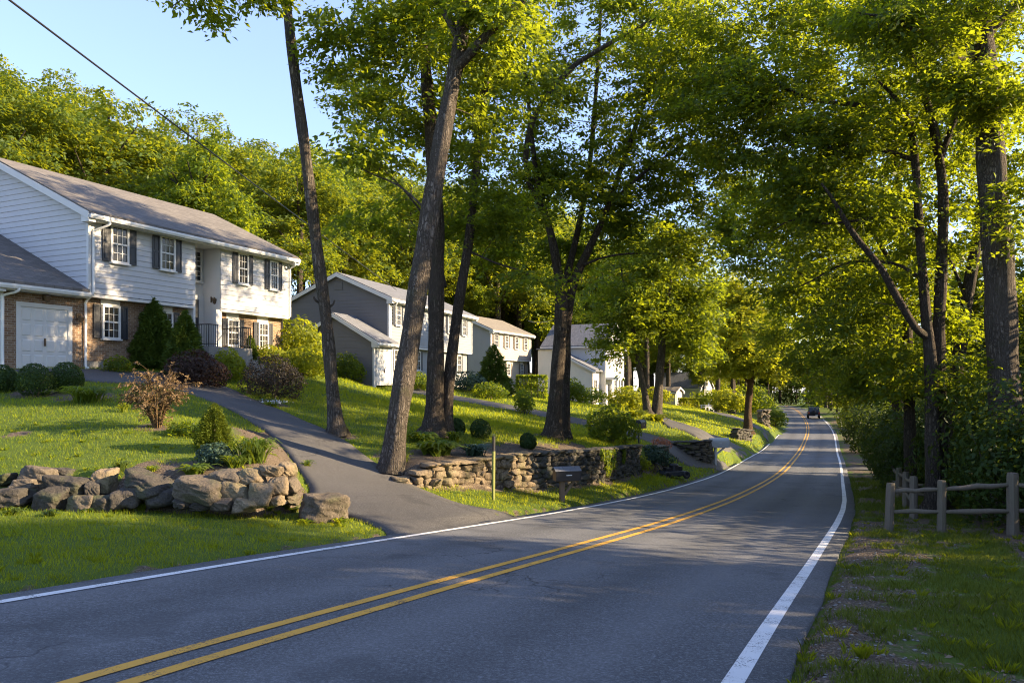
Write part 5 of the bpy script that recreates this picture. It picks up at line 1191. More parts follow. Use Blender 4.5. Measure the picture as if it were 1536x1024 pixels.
for k, (x, y, rw, H) in enumerate(((16.5,17.6,2.3,6.6), (18.5,14.2,2.3,6.8), (20.5,20.5,2.6,7.0), (15.2,21.0,1.8,5.0), (22,10.5,2.6,7.2))):  # taller ones added to shade the bushes behind the fence and the road
    shrub('undergrowth_bush', 'tall unseen bush added just right of the frame to shade road and verge', (x, y, gz(x,y)-.05), rw, rw, H/1.9, 'leaf_under', .24, 4200, 650+k, .35, .92, 'bush', 5, .48, 0, .5, 'shade bushes added right of the frame')
for k in range(30):
    x, y = 64+rg.uniform(0,1)*46, 210+rg.uniform(0,1)*34; S_, D_ = sd_of(x, y)
    if abs(D_[0]) < 5.5: continue
    shrub('undergrowth_bush', 'dark thicket bush closing the end of the road', (x, y, gz(x,y)-.1), 3.6, 3.4, 3.2, 'leaf_under', .7, 600, 450+k, .35, .9, 'bush', 4, .5, 0, .5, 'thicket at the road end')

for k, (s_, d_) in enumerate(((32,-10.5),(35.5,-12),(39,-10.8),(58.5,-12.5),(61,-11),(57,-10.8),(74,-11.5),(78,-12.5),(100,-11.5),(103,-13),(107,-11.5),(112,-12))):  # second row added to keep direct sun off the roadside bushes
    x, y = xy_of(s_, d_); rw = rg.uniform(2.2, 2.8)
    shrub('undergrowth_bush', 'tall bush added deep in the right woods to shade the roadside bushes', (x, y, gz(x,y)-.05), rw, rw, rg.uniform(3.0,3.8), 'leaf_under', .32, 2600, 700+k, .35, .92, 'bush', 5, .48, 0, .5, 'bushes added deep in the woods for shade')

for k, (px, py, r, H, m) in enumerate(((150,712,.16,.2,'grass'), (182,706,.2,.24,'grass_rough'), (196,744,.14,.18,'leaf'), (228,708,.16,.16,'grass'), (128,768,.14,.12,'leaf_under'), (214,764,.2,.2,'grass'), (262,762,.16,.16,'fern'), (300,768,.2,.16,'grass'), (366,768,.2,.16,'grass'), (405,764,.18,.16,'grass_rough'), (430,762,.16,.2,'leaf'), (440,768,.2,.14,'grass_rough'), (20,772,.2,.18,'grass_rough'), (75,774,.2,.16,'leaf_under'), (460,700,.2,.22,'leaf'), (510,786,.2,.16,'grass'), (455,786,.2,.14,'grass'))):
    tuft('weed_tuft', 'small weed tuft growing among the boulders of the low wall', gp(px, py), r, H, m, 46, 500+k, .012, 'plant', 'weeds among the boulders')
# ------------------------------------------------------------------ stones
import bmesh
def ico(sub):
    bm = bmesh.new(); bmesh.ops.create_icosphere(bm, subdivisions=sub, radius=1); V = np.array([v.co[:] for v in bm.verts]); F = np.array([[v.index for v in f.verts] for f in bm.faces]); bm.free(); return V, F
ICO2, ICO3, ICO4 = ico(3), ico(4), ico(5)
def rock(base, g, size, blocky=9, sharp=14, rough=.05, npl=11):
    """angular stone: unit directions cut by planes, then roughened"""
    V, F = base; d = V
    pl = [np.array([1,0,0.]),np.array([-1,0,0.]),np.array([0,1.,0]),np.array([0,-1.,0]),np.array([0,0,1.]),np.array([0,0,-1.])]
    pl = [unit(p+g.normal(0,.16,3)) for p in pl]; ds = [g.uniform(.80,.95) for _ in pl]
    for _ in range(npl-6): pl.append(unit(g.normal(size=3))); ds.append(g.uniform(.92,1.12))
    k = np.stack([np.maximum(d@p, 1e-3)/q for p, q in zip(pl, ds)], 1)
    r = 1/np.power((k**sharp).sum(1), 1/sharp)
    o = g.uniform(0, 50)
    nz = (vnoise(d[:,0]*2.2+o+d[:,2]*1.3, d[:,1]*2.2+o-d[:,2]*1.7, 2)-.5)*2*rough + (vnoise(d[:,0]*5+o+d[:,2]*3, d[:,1]*5-o+d[:,2]*4, 3)-.5)*rough
    P = d*(r*(1+nz))[:, None]; f = P*6+o; f2 = P*15+o
    P = P*(1 + .045*(vnoise(f[:,0]+f[:,2]*.7, f[:,1]-f[:,2]*.8, 21)-.5) + .028*(vnoise(f2[:,0]-f2[:,2]*.6, f2[:,1]+f2[:,2]*.9, 22)-.5))[:, None]
    return P*np.asarray(size), F
BOUL = [ # x0,x1,y0,y1 as sighted, distance, stone, label
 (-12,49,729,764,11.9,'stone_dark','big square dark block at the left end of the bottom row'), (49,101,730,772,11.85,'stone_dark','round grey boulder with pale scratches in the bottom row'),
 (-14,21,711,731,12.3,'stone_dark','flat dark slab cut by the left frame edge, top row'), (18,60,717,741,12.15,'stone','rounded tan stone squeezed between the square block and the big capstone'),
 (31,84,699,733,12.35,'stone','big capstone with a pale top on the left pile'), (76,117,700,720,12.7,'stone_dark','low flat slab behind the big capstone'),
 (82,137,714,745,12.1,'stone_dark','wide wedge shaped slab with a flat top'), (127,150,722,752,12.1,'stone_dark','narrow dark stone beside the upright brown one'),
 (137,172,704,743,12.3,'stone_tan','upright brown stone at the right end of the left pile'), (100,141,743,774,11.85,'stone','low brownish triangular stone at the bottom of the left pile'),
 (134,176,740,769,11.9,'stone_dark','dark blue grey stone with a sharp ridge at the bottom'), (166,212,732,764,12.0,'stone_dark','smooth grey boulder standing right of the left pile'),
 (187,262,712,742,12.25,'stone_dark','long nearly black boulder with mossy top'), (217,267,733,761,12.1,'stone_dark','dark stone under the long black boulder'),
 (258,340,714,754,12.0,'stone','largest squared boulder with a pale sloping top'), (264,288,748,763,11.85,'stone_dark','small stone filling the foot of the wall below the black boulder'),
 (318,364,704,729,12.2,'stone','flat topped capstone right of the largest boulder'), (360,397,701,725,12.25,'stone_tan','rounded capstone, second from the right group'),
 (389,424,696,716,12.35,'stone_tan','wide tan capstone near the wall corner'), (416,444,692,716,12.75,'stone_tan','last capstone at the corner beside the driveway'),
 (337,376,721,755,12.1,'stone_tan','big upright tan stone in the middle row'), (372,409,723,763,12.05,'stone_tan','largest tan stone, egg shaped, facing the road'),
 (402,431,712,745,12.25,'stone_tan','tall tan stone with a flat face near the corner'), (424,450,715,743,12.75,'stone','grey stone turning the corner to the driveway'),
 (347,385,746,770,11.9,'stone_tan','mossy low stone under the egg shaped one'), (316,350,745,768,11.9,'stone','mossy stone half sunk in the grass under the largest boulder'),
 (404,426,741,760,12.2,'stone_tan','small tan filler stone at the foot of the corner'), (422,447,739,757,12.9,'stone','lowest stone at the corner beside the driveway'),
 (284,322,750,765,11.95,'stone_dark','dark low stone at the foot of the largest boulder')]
for k, (x0, x1, y0, y1, Y, m, lab) in enumerate(BOUL):
    g = np.random.default_rng(300+k); c = at((x0+x1)/2, (y0+y1)/2, Y); hw = (x1-x0)/2/F_PX*Y; hh = (y1-y0)/2/F_PX*Y
    V, F = rock(ICO4, g, (hw*.99, max(.20, min(.36, hw*.9)), hh*1.02), sharp=10, rough=.09, npl=13)
    o = np_obj('boulder', V, [F], M[m], None, True); o.location = c; o.rotation_euler = (g.normal(0,.05), g.normal(0,.06), g.normal(0,.12))
    tag(o, lab, 'boulder', 'boulders of the low wall')
g = np.random.default_rng(5); p = hit(483,781); V, F = rock(ICO4, g, (.44,.40,.29), sharp=30, rough=.10, npl=16)
o = np_obj('boulder', V, [F], M['stone'], None, True); o.location = (p[0], p[1]+.1, gz(p[0], p[1]+.1)+.17); o.rotation_euler = (0,.12,.5); tag(o, 'single large boulder lying at the mouth of the driveway', 'boulder')

def dry_wall(name, label, pts, top, depth, m, seed, course=.17, mean=.30, cap=None, low=None):
    """stone wall of stacked stones along plan points; top(t) gives the height of its crown"""
    g = np.random.default_rng(seed); P = bez([p[:2] for p in pts], 8); s = np.concatenate([[0], np.cumsum(np.linalg.norm(np.diff(P, axis=0), axis=1))]); L = s[-1]; nb = NB()
    at_s = lambda q: np.array([np.interp(q, s, P[:, 0]), np.interp(q, s, P[:, 1])])
    z0f = lambda q: gz(*(at_s(q)+nrm(q)*.30)); 
    def dirn(q): return unit(at_s(min(q+.05, L))-at_s(max(q-.05, 0)))
    def nrm(q): d = dirn(q); return np.array([d[1], -d[0]])
    row = 0; zc = -.12; maxh = max(top(t)-gz(*(at_s(t*L)+nrm(t*L)*.3)) for t in np.linspace(0,1,20))
    while zc < maxh:
        h = course*g.uniform(.8,1.3); q = -g.uniform(0,.2)
        while q < L:
            w = mean*g.uniform(.55,1.7); qc = min(max(q+w/2, 0), L); b = z0f(qc); tp = top(qc/L)
            if b+zc+h*.55 < tp:
                d = dirn(qc); n = nrm(qc); hh = h*g.uniform(.9,1.12)
                if b+zc+h > tp: hh = max(.08, tp-b-zc)
                V, F = rock(ICO2, g, (w*.56, depth/2*g.uniform(.85,1.15), hh*.56), sharp=20, rough=.11, npl=10)
                rr = g.normal(0,.06); ca, sa = math.cos(rr), math.sin(rr); V = np.stack([V[:,0]*ca-V[:,2]*sa, V[:,1], V[:,0]*sa+V[:,2]*ca], 1)
                c = at_s(qc)+n*g.normal(0,.025); W = np.stack([c[0]+V[:,0]*d[0]+V[:,1]*n[0], c[1]+V[:,0]*d[1]+V[:,1]*n[1], b+zc+hh/2+V[:,2]], 1); nb.add(W, F)
            q += w*.98
        zc += h*.94
    q = 0.0
    while q < L:                                                  # flat capping stones
        w = mean*g.uniform(1.1,1.9); qc = min(q+w/2, L); tp = top(qc/L); d = dirn(qc); n = nrm(qc)
        V, F = rock(ICO2, g, (w*.54, depth*.60, .055), sharp=16, rough=.08, npl=9); c = at_s(qc)+n*g.normal(0,.015)
        nb.add(np.stack([c[0]+V[:,0]*d[0]+V[:,1]*n[0], c[1]+V[:,0]*d[1]+V[:,1]*n[1], tp+.02+V[:,2]+g.normal(0,.008)], 1), F); q += w
    base = np.array([P[len(P)//2,0], P[len(P)//2,1], 0]); base[2] = gz(base[0], base[1])
    h_ = nb.build(name, M[m], None, True); me = h_.data; co = np.empty(len(me.vertices)*3, np.float32); me.vertices.foreach_get('co', co); co = co.reshape(-1,3)-base; me.vertices.foreach_set('co', co.ravel().astype(np.float32)); h_.location = base
    return tag(h_, label, 'wall')
def upz(x, y): return float(UPf(np.array([x]), np.array([y]))[0])
W1 = [(-2.75,16.85),(-2.05,17.15),(-.9,18.75),(.42,20.3)]; W2 = [(.46,20.36),(1.5,22.1),(2.6,24.2),(3.8,27),(5.05,30)]
dry_wall('stone_wall', 'sunlit tan left end of the dry stone retaining wall beside the driveway', W1, lambda t: -1.98-.02*t+(-.33*(1-t/.2) if t < .2 else 0), .42, 'stone_tan', 41, .17, .27)  # sunlight on this end is put into the tan stone colour
dry_wall('stone_wall', 'long shaded dark part of the dry stone retaining wall with ivy, behind the black mailbox', W2, lambda t: -2.0-.62*t, .42, 'wall_stone_dark', 42, .15, .30)  # shade on this part is put into the darker stone colour
dry_wall('stone_wall', 'short stone pier with rust coloured flowers at the wall end', [(5.9,33.2),(6.9,33.6)], lambda t: -2.95, .6, 'wall_stone', 43, .16, .34)
dry_wall('stone_wall', 'low dark stone wall between two driveways beyond the pier', [(8.0,39.8),(8.9,38.6),(10.3,39.6),(11.0,41.2)], lambda t: -3.15-.25*abs(t-.4), .5, 'wall_stone_dark', 44, .18, .45)
dry_wall('stone_wall', 'dark stone block wall at the foot of the bright tree', [(18.2,60.5),(20.2,63.2)], lambda t: -3.85-.35*t, .7, 'wall_stone_dark', 45, .22, .55)
dry_wall('stone_pillar', 'square stone pillar right of the bright tree trunk', [(27.0,80.6),(27.9,81.0)], lambda t: gz(27.5,80.8)+1.65, .9, 'wall_stone', 46, .25, .5)
# ivy hanging over the wall
g = np.random.default_rng(77); tips = []
for q, w, H in ((3.05,.45,.95), (3.3,.35,.75), (3.85,.25,.6), (2.75,.3,.4)):
    y = 24.2+(q-2.6)/1.2*2.8; n = int(260*H)
    for _ in range(n):
        u = g.normal(0, w*.55); t = g.uniform(0,1)**.8; d = unit(np.array([1.2,2.8])); nn = np.array([d[1], -d[0]])
        tips.append([q+d[0]*u*(1-.45*t)+nn[0]*(.24+.05*g.uniform()-.22*(t < .08)), y+d[1]*u*(1-.45*t)+nn[1]*(.24+.05*g.uniform()-.22*(t < .08)), -2.0-.62*((y-20.4)/9.6)+.05-t*H])
tips = np.array(tips); V, F = leaves(tips, g.normal(0,.5,tips.shape)+(0,0,-1), np.array([.9,-.4,.2])+g.normal(0,.5,tips.shape), .12*g.uniform(.6,1.2,len(tips)), .09)
iv = empty('ivy', tips.mean(0), 0, label='bright green ivy hanging down the face of the long stone wall', cat='ivy'); np_obj('foliage', V-tips.mean(0), [F], M['fern'], iv)
nb = NB()
for k in range(14):
    i, j = g.integers(0, len(tips), 2); a = tips[i]-tips.mean(0); b_ = a+np.array([.03,.05,-.3-.3*g.uniform()]); V, F = tube([a, (a+b_)/2+g.normal(0,.03,3), b_], .006, 4); nb.add(V, F)
nb.build('stem', M['twig'], iv)

# ------------------------------------------------------------------ fence
def split_rail(label, posts, rails=True, seed=1, end=False):
    g = np.random.default_rng(seed); p0 = posts[0]; base = np.array([p0[0], p0[1], gz(p0[0], p0[1])])
    h = empty('rail_fence', base, 0, label=label, cat='fence'); tops = []
    for (x, y, H, w) in posts:
        z = gz(x, y); mb = MB(); c = np.array([x, y, z])-base; n = 8; lx, ly = g.normal(0,.012,2)
        prof = []
        for t, s in ((-.3,1.0),(0,1.02),(.35,.98),(.7,1.0),(.94,.97),(1.0,.86)):
            for a in range(n):
                an = 2*PI*a/n+PI/n; q = w/2*s*(1.12 if a % 2 else .98)*(1+g.normal(0,.02)); prof.append((c[0]+q*math.cos(an)+lx*t, c[1]+q*math.sin(an)+ly*t, c[2]+t*H))
        Fq = [(j*n+i, j*n+(i+1)%n, (j+1)*n+(i+1)%n, (j+1)*n+i) for j in range(5) for i in range(n)]+[tuple(range(5*n, 6*n))]
        mb.add(prof, Fq); mb.build('post', M['wood_grey'], h); tops.append((c, H))
    if rails:
        for (a, Ha), (b, Hb) in zip(tops[:-1], tops[1:]):
            for f in (.82, .40):
                A = a+(0,0,f*Ha); B = b+(0,0,f*Hb); d = unit(B-A); A = A-d*.05; B = B+d*.05; t = np.linspace(0,1,7); off = g.normal(0,.012,(7,3)); off[[0,-1]] = 0
                P = A+(B-A)*t[:,None]+off; r = np.array([.024,.040,.046,.048,.046,.040,.024])*g.uniform(.9,1.15); V, F = tube(P, r, 7)
                ctr = np.repeat(P, 7, 0); V = ctr+(V-ctr)*np.array([1,1,1.18]); V += g.normal(0,.003,V.shape)
                o = np_obj('rail', V, [F], M['wood_grey'], h, False)
    return h
q2 = lambda a, b, t: (a[0]+(b[0]-a[0])*t, a[1]+(b[1]-a[1])*t)
split_rail('grey split rail fence running to the right edge of the frame, nearest to the camera', [(7.85,15.4,1.0,.155), (8.83,15.2,1.08,.155), (10.23,15.1,1.28,.20), (11.75,14.5,1.10,.2), (13.4,14.0,1.1,.2)], seed=3)
rec = []
for s in (18.0, 21.5, 25.5, 29.5, 34, 38.5, 42.2):
    x, y = xy_of(s, -4.9); rec.append((x, y, 1.05, .17))
split_rail('grey split rail fence running away along the road under the bushes', rec, seed=4)
x, y = xy_of(24.5,-7.0); rec2 = [(xy_of(24.0,-5.0)[0], xy_of(24.0,-5.0)[1], .75, .15), (xy_of(22.6,-7.0)[0], xy_of(22.6,-7.0)[1], .75, .15)]
split_rail('short dark rail barrier crossing behind the fence corner', rec2, seed=6)

# ------------------------------------------------------------------ letter boxes, stake, mower, wires
def mailbox(label, p, rz, H, L, W, Hb, bm_, pm_, flag=True, wood=True, brace=True, dome=True, pw=.09):
    h = empty('mailbox', p, rz, label=label, cat='mailbox')
    b = MB(); b.box(-pw/2, pw/2, -pw/2, pw/2, -.3, H); b.build('post', M[pm_], h, bevel=.008)
    if brace:
        b = MB(); b.prism([(pw/2,-.03,H-.42),(pw/2,-.03,H-.30),(L*.42,-.03,H-.03),(L*.55,-.03,H-.03)], (0,.06,0)); b.box(-.12, L*.7, -.05, .05, H-.029, H); b.build('brace', M[pm_], h)
    x0, x1 = -L*.32, L*.68; b = MB(); n = 9; pr = []
    if dome: pr = [(-W/2,0)]+[(-W/2*math.cos(PI*i/(n-1)), Hb*.55+Hb*.45*math.sin(PI*i/(n-1))) for i in range(n)]+[(W/2,0)]
    else: pr = [(-W/2,0),(-W/2-.015,Hb*.72),(0,Hb),(W/2+.015,Hb*.72),(W/2,0)]
    b.prism([(x0, a, H+z+.003) for a, z in pr], (x1-x0,0,0)); box = b.build('box', M[bm_], h, bevel=.006)
    d = MB(); d.prism([(x1+.002, a*1.04, H+.003+z*1.02) for a, z in pr], (.022,0,0)); dd = d.build('door', M[bm_], h); k = MB(); k.box(x1+.024, x1+.05, -.025, .025, H+Hb*.78, H+Hb*.84); k.build('handle', M['white_metal'], dd)
    f = MB(); f.box((x0+x1)/2-.05, (x0+x1)/2+.10, -W/2-.022, -W/2-.012, H+Hb*.42, H+Hb*.47); f.build('name_plate', M['white_metal'], h)
    return h
p = gp(843,752); h = mailbox('black mailbox with a ridged lid on a brown wooden post before the stone wall', p, R_(14), .56, .64, .30, .34, 'black', 'wood_brown', brace=True, dome=False, pw=.12)
lid = MB(); lid.prism([(-.235,-.19,.815),(-.235,0,.91),(-.235,.19,.815),(-.235,.19,.832),(-.235,0,.928),(-.235,-.19,.832)], (.70,0,0)); lid.build('lid', M['roof_grey'], h)
p = gp(1073,697); mailbox('grey metal mailbox on a thin white post at the mouth of the second driveway', p, R_(10), .92, .95, .40, .50, 'grey_metal' if 'grey_metal' in M else 'white_metal', 'white', brace=True, pw=.12) if False else None
M['grey_metal'] = m_plain('galvanised_sheet', (.40,.42,.45), .35)
mailbox('grey metal mailbox on a thin white post at the mouth of the second driveway', p, R_(10), .98, 1.05, .42, .52, 'grey_metal', 'white', brace=True, pw=.13)
q = at(958,676,33); q[2] = gz(q[0], q[1]); mailbox('dark mailbox on a black post above the wall end, beside the dark wide bush', q, R_(60), .74, .62, .40, .40, 'black', 'black', brace=False, pw=.07)
q = at(1163,632,92); q[2] = gz(q[0], q[1]); mailbox('tiny dark mailbox on a post far down the left verge', q, R_(30), 1.1, .7, .35, .4, 'wood_brown', 'wood_brown', brace=False, pw=.12)
p = gp(740,750); h = empty('marker_stake', p, 0, label='yellow green painted marker stake with a dark top in the verge', cat='stake'); b = MB(); b.tube([(0,0,-.2),(.004,0,.6),(.008,0,1.15)], .038, 4); b.build('stake', M['stake'], h); b = MB(); b.tube([(.008,0,1.15),(.012,0,1.50)], .036, 4); b.build('top', M['black'], h); b = MB(); b.box(-.02,.04,-.03,.03,1.50,1.55); b.build('cap', M['stake'], h)
# mower
p = gp(1010,717); h = empty('lawn_mower', (p[0], p[1], p[2]+.02), R_(15), label='dark lawn mower parked on the verge below the stone pier', cat='lawn mower')
b = MB(); b.prism([(-.55,-.30,.12),(.50,-.30,.12),(.58,-.30,.22),(.45,-.30,.32),(-.45,-.30,.32),(-.6,-.30,.22)], (0,.6,0)); b.build('deck', M['shutter'], h, bevel=.03)
b = MB(); b.lathe([(.001,.62),(.16,.62),(.2,.56),(.2,.34),(.24,.325),(.001,.325)], (0.02,0,0), 14); b.box(.18,.36,-.14,.14,.32,.5); b.box(-.4,-.16,-.16,.16,.32,.46); b.build('engine', M['black'], h, bevel=.01)
for x in (-.46, .44):
    for y in (-.34, .34):
        b = MB(); b.lathe([(.04,-.04),(.15,-.04),(.165,-.02),(.165,.02),(.15,.04),(.04,.04),(.04,-.04)], (0,0,0), 14); o = b.build('wheel', M['black'], h, True); o.location = (x, y, .165); o.rotation_euler = (R_(90),0,0)
b = MB(); b.tube([(-.5,-.2,.3),(-.75,-.2,.62),(-.78,0,.66),(-.75,.2,.62),(-.5,.2,.3)], .016, 6); b.tube([(.3,.22,.3),(.34,.22,.85)], .02, 6); b.build('handle', M['black'], h)
# white lawn chair far off
q = at(1060,624,88); q[2] = gz(q[0], q[1]); h = empty('lawn_chair', q, R_(200), label='white slatted lawn chair at the top of the sunlit lawn by the hedge', cat='chair')
b = MB()
for k in range(5): b.prism([(-.4,-.45+.19*k,.45),(-.9,-.45+.19*k,1.35),(-.86,-.45+.19*k,1.37),(-.36,-.45+.19*k,.46)], (0,.15,0))
b.build('backrest', M['white'], h); b = MB(); b.box(-.4,.5,-.45,.45,.40,.46); b.build('seat', M['white'], h)
for y in (-.48,.44):
    b = MB(); b.box(.4,.5,y,y+.06,-.05,.62).box(-.7,-.6,y,y+.06,-.05,.62); b.box(-.75,.55,y-.03,y+.09,.62,.66); b.build('arm', M['white'], h)
# wires
def wire(label, a, b, sag, r=.020):
    t = np.linspace(0,1,60)[:,None]; P = np.array(a)+(np.array(b)-np.array(a))*t; P[:,2] -= (4*sag*t*(1-t))[:,0]; V, F = tube(P, r, 6); c = P.mean(0)
    o = np_obj('overhead_wire', V-c, [F], M['black'], None, True); o.location = c; tag(o, label, 'wire')
wire('black overhead wire sloping down from the top left to the grey house', (-8.95,-25.0,6.85), (-7.25,46.3,5.75), .16)
wire('pale thin wire sagging between the beige house and the white house', at(792,481,78), at(838,476,84), .35, .03)

# ------------------------------------------------------------------ car
p = xy_of(128,-1.45); hd = road_at(128)[3]; h = empty('car', (p[0], p[1], road_at(128)[2]+.01), PI/2-hd, label='dark off road car driving away down the right lane with a spare wheel behind', cat='car')
M['car'] = N('dark_car_paint'); _n = M['car']; _n.pbr((.022,.026,.034), .25, None, .6, .3); M['car'] = _n.done()
M['rubber'] = m_plain('tyre_rubber', (.02,.02,.02), .85, .2, 20); M['tail'] = N('tail_lamp_plastic'); _n = M['tail']; _n.pbr((.45,.06,.02), .25, None, .6); M['tail'] = _n.done()
b = MB(); b.prism([(-2.2,-.92,.55),(-2.22,-.92,1.05),(1.0,-.92,1.1),(2.1,-.92,1.0),(2.25,-.92,.75),(2.2,-.92,.5)], (0,1.84,0)); b.build('body', M['car'], h, bevel=.06)
b = MB(); V = [(-2.18,-.88,1.05),(-2.18,.88,1.05),(.75,.88,1.09),(.75,-.88,1.09),(-2.02,-.74,1.80),(-2.02,.74,1.80),(.10,.74,1.82),(.10,-.74,1.82)]
b.add(V, [(0,1,5,4),(1,2,6,5),(2,3,7,6),(3,0,4,7),(4,5,6,7),(0,3,2,1)]); b.build('cabin', M['car'], h, bevel=.05)
def inset(q, k, o):
    q = np.array(q, float); c = q.mean(0); n = unit(np.cross(q[1]-q[0], q[3]-q[0])); return [tuple(c+(v-c)*k+n*o) for v in q]
for nm, q in (('rear_window', (0,1,5,4)), ('side_window', (1,2,6,5)), ('windscreen', (2,3,7,6)), ('side_window', (3,0,4,7))):
    b = MB(); b.quad(*inset([V[i] for i in q], .80, .012)); b.build(nm, M['glass'], h)
for x in (-1.4,1.4):
    for y in (-.84,.84):
        b = MB(); b.lathe([(.24,-.12),(.36,-.12),(.39,-.08),(.39,.08),(.36,.12),(.24,.12),(.24,-.12)], (0,0,0), 18); w_ = b.build('wheel', M['rubber'], h, True); w_.location = (x, y, .39); w_.rotation_euler = (R_(90),0,0)
        b = MB(); b.lathe([(.001,.09),(.10,.10),(.24,.06),(.24,-.06),(.001,-.08)], (0,0,0), 14); b.build('rim', M['grey_metal'], w_, True)
b = MB(); b.lathe([(.001,-.10),(.26,-.11),(.35,-.08),(.36,.06),(.33,.11),(.001,.11)], (0,0,0), 18); o = b.build('spare_wheel', M['rubber'], h, True); o.location = (-2.33,.05,1.0); o.rotation_euler = (0,R_(-90),0)
for y in (-.86,.68):
    b = MB(); b.box(-2.26,-2.19,y,y+.18,.80,1.08); b.build('tail_light', M['tail'], h)
b = MB(); b.box(-2.38,-2.2,-.9,.9,.48,.64); b.build('bumper', M['black'], h, bevel=.03); b = MB(); b.box(-2.40,-2.385,-.55,-.2,.50,.62); b.build('number_plate', M['white_metal'], h)
b = MB()
for y in (-.68,.66): b.box(-1.9,-.1,y,y+.03,1.86,1.89)
b.build('roof_rack', M['black'], h)

# ------------------------------------------------------------------ grass, litter, gravel
def blades(name, label, x0, x1, y0, y1, n, hgt, wid, m, seed, ok, dens=None, grow=.055):
    g = np.random.default_rng(seed)
    y = y0*np.power(y1/y0, g.uniform(0,1,n)); x = g.uniform(x0, x1, n)
    px = CX+F_PX*x/y; k = (px > -600) & (px < 2300); x, y = x[k], y[k]
    keep = ok(x, y); x, y = x[keep], y[keep]
    so = _bil(GSOIL, x, y); f = vnoise(x*2.1, y*2.1, seed+1)*.5+vnoise(x*6, y*6, seed+2)*.5
    k = (f-.5)*.9+.5 > so*1.0-.06; x, y, f = x[k], y[k], f[k]
    z = _bil(GZ, x, y)-.01; n = len(x); sc = np.clip(y*grow, .6, 6)
    H = hgt*g.uniform(.5,1.3,n)*(.35+1.25*f)*np.clip(sc, .85, 1.7); W = wid*g.uniform(.7,1.3,n)*sc
    a = g.uniform(0,2*PI,n); ln = g.uniform(.15,.75,n)*H; b = g.uniform(0,2*PI,n)
    p = np.stack([x,y,z],1); s = np.stack([np.cos(a)*W/2, np.sin(a)*W/2, 0*W],1); l = np.stack([np.cos(b)*ln, np.sin(b)*ln, H],1)
    l2 = np.stack([np.cos(b)*ln*.35, np.sin(b)*ln*.35, H*.6],1)
    V = np.stack([p-s, p+s, p+l2+s*.7, p+l, p+l2-s*.7],1).reshape(-1,3); F = np.arange(n*5).reshape(n,5)
    o = np_obj(name, V, [F], M[m]); tag(o, label, None, None, 'stuff'); return o
def off_road(x, y):
    S, D = sd_of(x, y); e = np.minimum(np.interp(S, RF[:,0], RF[:,5])+.30-D, D+np.interp(S, RF[:,0], RF[:,6])+.32)
    return (e < -.02+.06*(vnoise(x*5,y*5,8)-.5)) & ~in_drives(x, y), D
def left_ok(x, y): a, D = off_road(x, y); return a & (D > 0) & (D < 33)
def right_ok(x, y): a, D = off_road(x, y); return a & (D < 0) & (D > -12)
blades('lawn_grass', 'mown grass of the left lawns and verge', -22, 26, 4.5, 30, 700000, .075, .0095, 'grass', 1, left_ok)
blades('lawn_grass', 'grass on the far lawns up to the white house', -14, 36, 28, 110, 200000, .075, .009, 'grass', 2, left_ok, grow=.075)
blades('verge_grass', 'patchy rough grass on the right verge', .5, 17, 2.6, 40, 760000, .085, .0085, 'grass_rough', 3, right_ok)
def clumps(name, label, x0, x1, y0, y1, n, m, seed, ok, H0=.15):
    g = np.random.default_rng(seed); y = y0*np.power(y1/y0, g.uniform(0,1,n)); x = g.uniform(x0, x1, n); px = CX+F_PX*x/y; k = (px > -100) & (px < 1650); x, y = x[k], y[k]; k = ok(x, y); x, y = x[k], y[k]
    q = 46; n = len(x); rr = np.repeat(g.uniform(.03,.09,n), q); hh = np.repeat(H0*g.uniform(.6,1.3,n), q)*g.uniform(.5,1.1,n*q); a = g.uniform(0,2*PI,n*q); r = rr*np.sqrt(g.uniform(0,1,n*q))
    X = np.repeat(x,q)+r*np.cos(a); Y = np.repeat(y,q)+r*np.sin(a); p = np.stack([X,Y,_bil(GZ,X,Y)-.01],1); ln = hh*g.uniform(.2,.9,n*q); W = .0075*g.uniform(.7,1.4,n*q)*np.clip(np.repeat(y,q)*.06,.7,3); b = a+g.normal(0,.5,n*q); t = b+PI/2
    s = np.stack([np.cos(t)*W/2,np.sin(t)*W/2,0*W],1); l = np.stack([np.cos(b)*ln,np.sin(b)*ln,hh],1); l2 = np.stack([np.cos(b)*ln*.35,np.sin(b)*ln*.35,hh*.62],1)
    V = np.stack([p-s,p+s,p+l2+s*.7,p+l,p+l2-s*.7],1).reshape(-1,3); tag(np_obj(name, V, [np.arange(len(p)*5).reshape(-1,5)], M[m]), label, None, None, 'stuff')
clumps('grass_tufts', 'taller ragged grass tufts scattered over the right verge', .5, 14, 2.6, 22, 800, 'grass', 91, right_ok, .085)
clumps('grass_tufts', 'darker ragged tufts and weeds scattered in the left verge', -12, 4, 5, 16, 520, 'grass', 92, left_ok, .06)
g = np.random.default_rng(55)                                     # dead leaves and twigs
def scatter(name, label, n, x0, x1, y0, y1, ok, L, m, seed, thr=.3):
    g = np.random.default_rng(seed); y = y0*np.power(y1/y0, g.uniform(0,1,n)); x = g.uniform(x0,x1,n); k = ok(x,y); x, y = x[k], y[k]
    k = _bil(GSOIL, x, y)*g.uniform(.5,1.3,len(x)) > thr; x, y = x[k], y[k]; z = _bil(GZ, x, y)+.012; c = np.stack([x,y,z],1); n = len(c)
    ax = g.normal(size=(n,3)); ax[:,2] *= .2; nm = np.array([0,0,1.0])+g.normal(0,.35,(n,3)); V, F = leaves(c, ax, nm, L*g.uniform(.5,1.3,n), L*.5*g.uniform(.5,1.2,n), .3)
    tag(np_obj(name, V, [F], M[m]), label, None, None, 'stuff')
scatter('fallen_leaves', 'dry leaves and bark chips on the right verge', 26000, .5, 18, 2.6, 45, right_ok, .05, 'litter', 61)
scatter('fallen_leaves', 'dry leaves on the bare soil of the left beds and verge', 14000, -14, 12, 8, 40, left_ok, .06, 'litter', 62, .45)
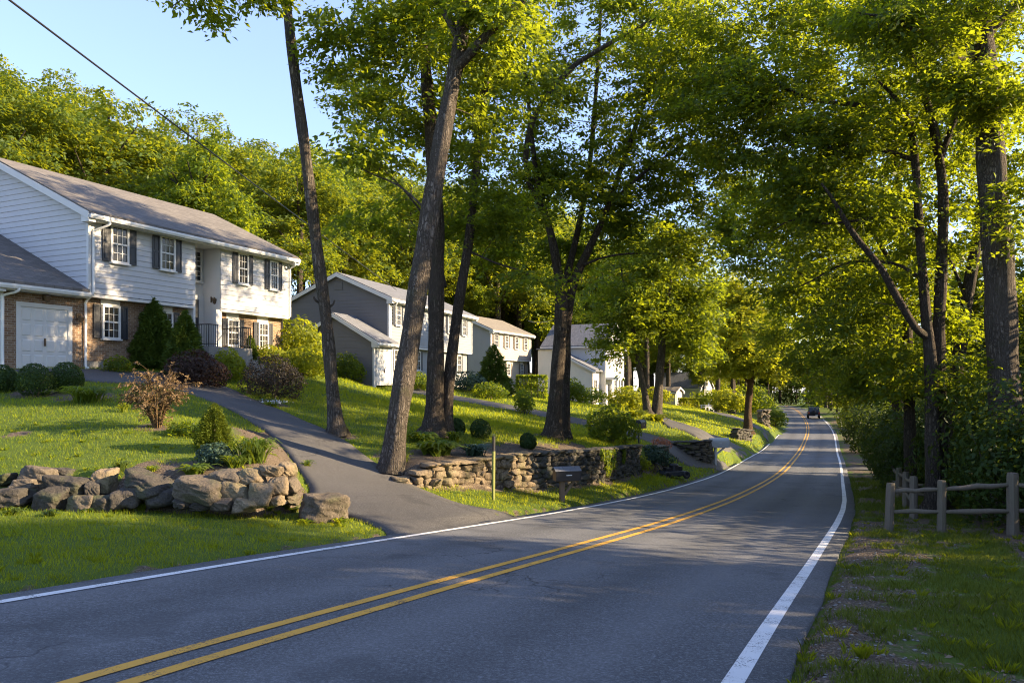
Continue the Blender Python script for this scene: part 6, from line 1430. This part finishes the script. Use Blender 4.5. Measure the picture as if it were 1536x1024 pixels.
nb = NB(); g = np.random.default_rng(71); n = 5000; y = 2.6*np.power(18/2.6, g.uniform(0,1,n)); x = g.uniform(.5,9,n); k = right_ok(x,y); x, y = x[k], y[k]; S, D = sd_of(x,y); k = (_bil(GSOIL,x,y) > .42) & (D > -6); x, y = x[k], y[k]; B0 = ico(1)
for i in range(len(x)):
    V, F = rock(B0, g, np.array([1,.8,.55])*g.uniform(.006,.020), sharp=6, npl=7); nb.add(V+(x[i], y[i], float(_bil(GZ,x[i],y[i])[0])+.006), F)
tag(nb.build('gravel', M['gravel']), 'loose gravel along the right road edge', None, None, 'stuff')

# ------------------------------------------------------------------ camera, sky, sun
cam = bpy.data.cameras.new('camera'); co = bpy.data.objects.new('camera', cam); COL.objects.link(co)
co.location = (0,0,0); co.rotation_euler = (R_(90),0,0); cam.sensor_width = 36; cam.lens = F_PX/1536*36; cam.shift_y = (YH-512)/1536; cam.clip_start = .1; cam.clip_end = 3000; SC.camera = co
SUN_EL, SUN_AZ = R_(22), R_(93)                                   # azimuth clockwise from +Y
wd = bpy.data.worlds.new('World'); SC.world = wd; wd.use_nodes = True; nt = wd.node_tree; bg = nt.nodes['Background']
sky = nt.nodes.new('ShaderNodeTexSky'); sky.sky_type = 'NISHITA'; sky.sun_disc = False; sky.sun_elevation = SUN_EL; sky.sun_rotation = SUN_AZ; sky.air_density = 1.0; sky.dust_density = .4; sky.ozone_density = 2.0; sky.altitude = 100
mx = nt.nodes.new('ShaderNodeMix'); mx.data_type = 'RGBA'; mx.inputs[0].default_value = .36; mx.inputs[7].default_value = (1.7,2.0,3.9,1)
nt.links.new(sky.outputs['Color'], mx.inputs[6]); nt.links.new(mx.outputs[2], bg.inputs['Color']); bg.inputs['Strength'].default_value = .118; wd.cycles.sampling_method = 'AUTOMATIC'
sl = bpy.data.lights.new('sun', 'SUN'); sl.energy = 5.0; sl.angle = R_(.5); sl.color = (1.0,.77,.48); so = bpy.data.objects.new('sun', sl); COL.objects.link(so); so.location = (40,10,40)
sd_ = Vector((math.sin(SUN_AZ)*math.cos(SUN_EL), math.cos(SUN_AZ)*math.cos(SUN_EL), math.sin(SUN_EL))); so.rotation_euler = sd_.to_track_quat('Z','Y').to_euler()
SC.view_settings.view_transform = 'Standard'; SC.view_settings.look = 'None'; SC.view_settings.gamma = 1; SC.view_settings.use_curve_mapping = False; SC.view_settings.exposure = 1.85
SC.render.engine = 'CYCLES'; SC.cycles.use_denoising = True; SC.cycles.denoiser = 'OPENIMAGEDENOISE'; SC.cycles.denoising_input_passes = 'RGB_ALBEDO_NORMAL'; SC.cycles.denoising_prefilter = 'ACCURATE'; SC.cycles.use_adaptive_sampling = False; SC.cycles.use_light_tree = False; SC.cycles.filter_width = 1.1; SC.cycles.sample_clamp_indirect = 3; SC.cycles.max_bounces = 9; SC.cycles.diffuse_bounces = 5; SC.cycles.transmission_bounces = 5; SC.cycles.glossy_bounces = 2; SC.cycles.transparent_max_bounces = 4; SC.cycles.caustics_reflective = False; SC.cycles.caustics_refractive = False
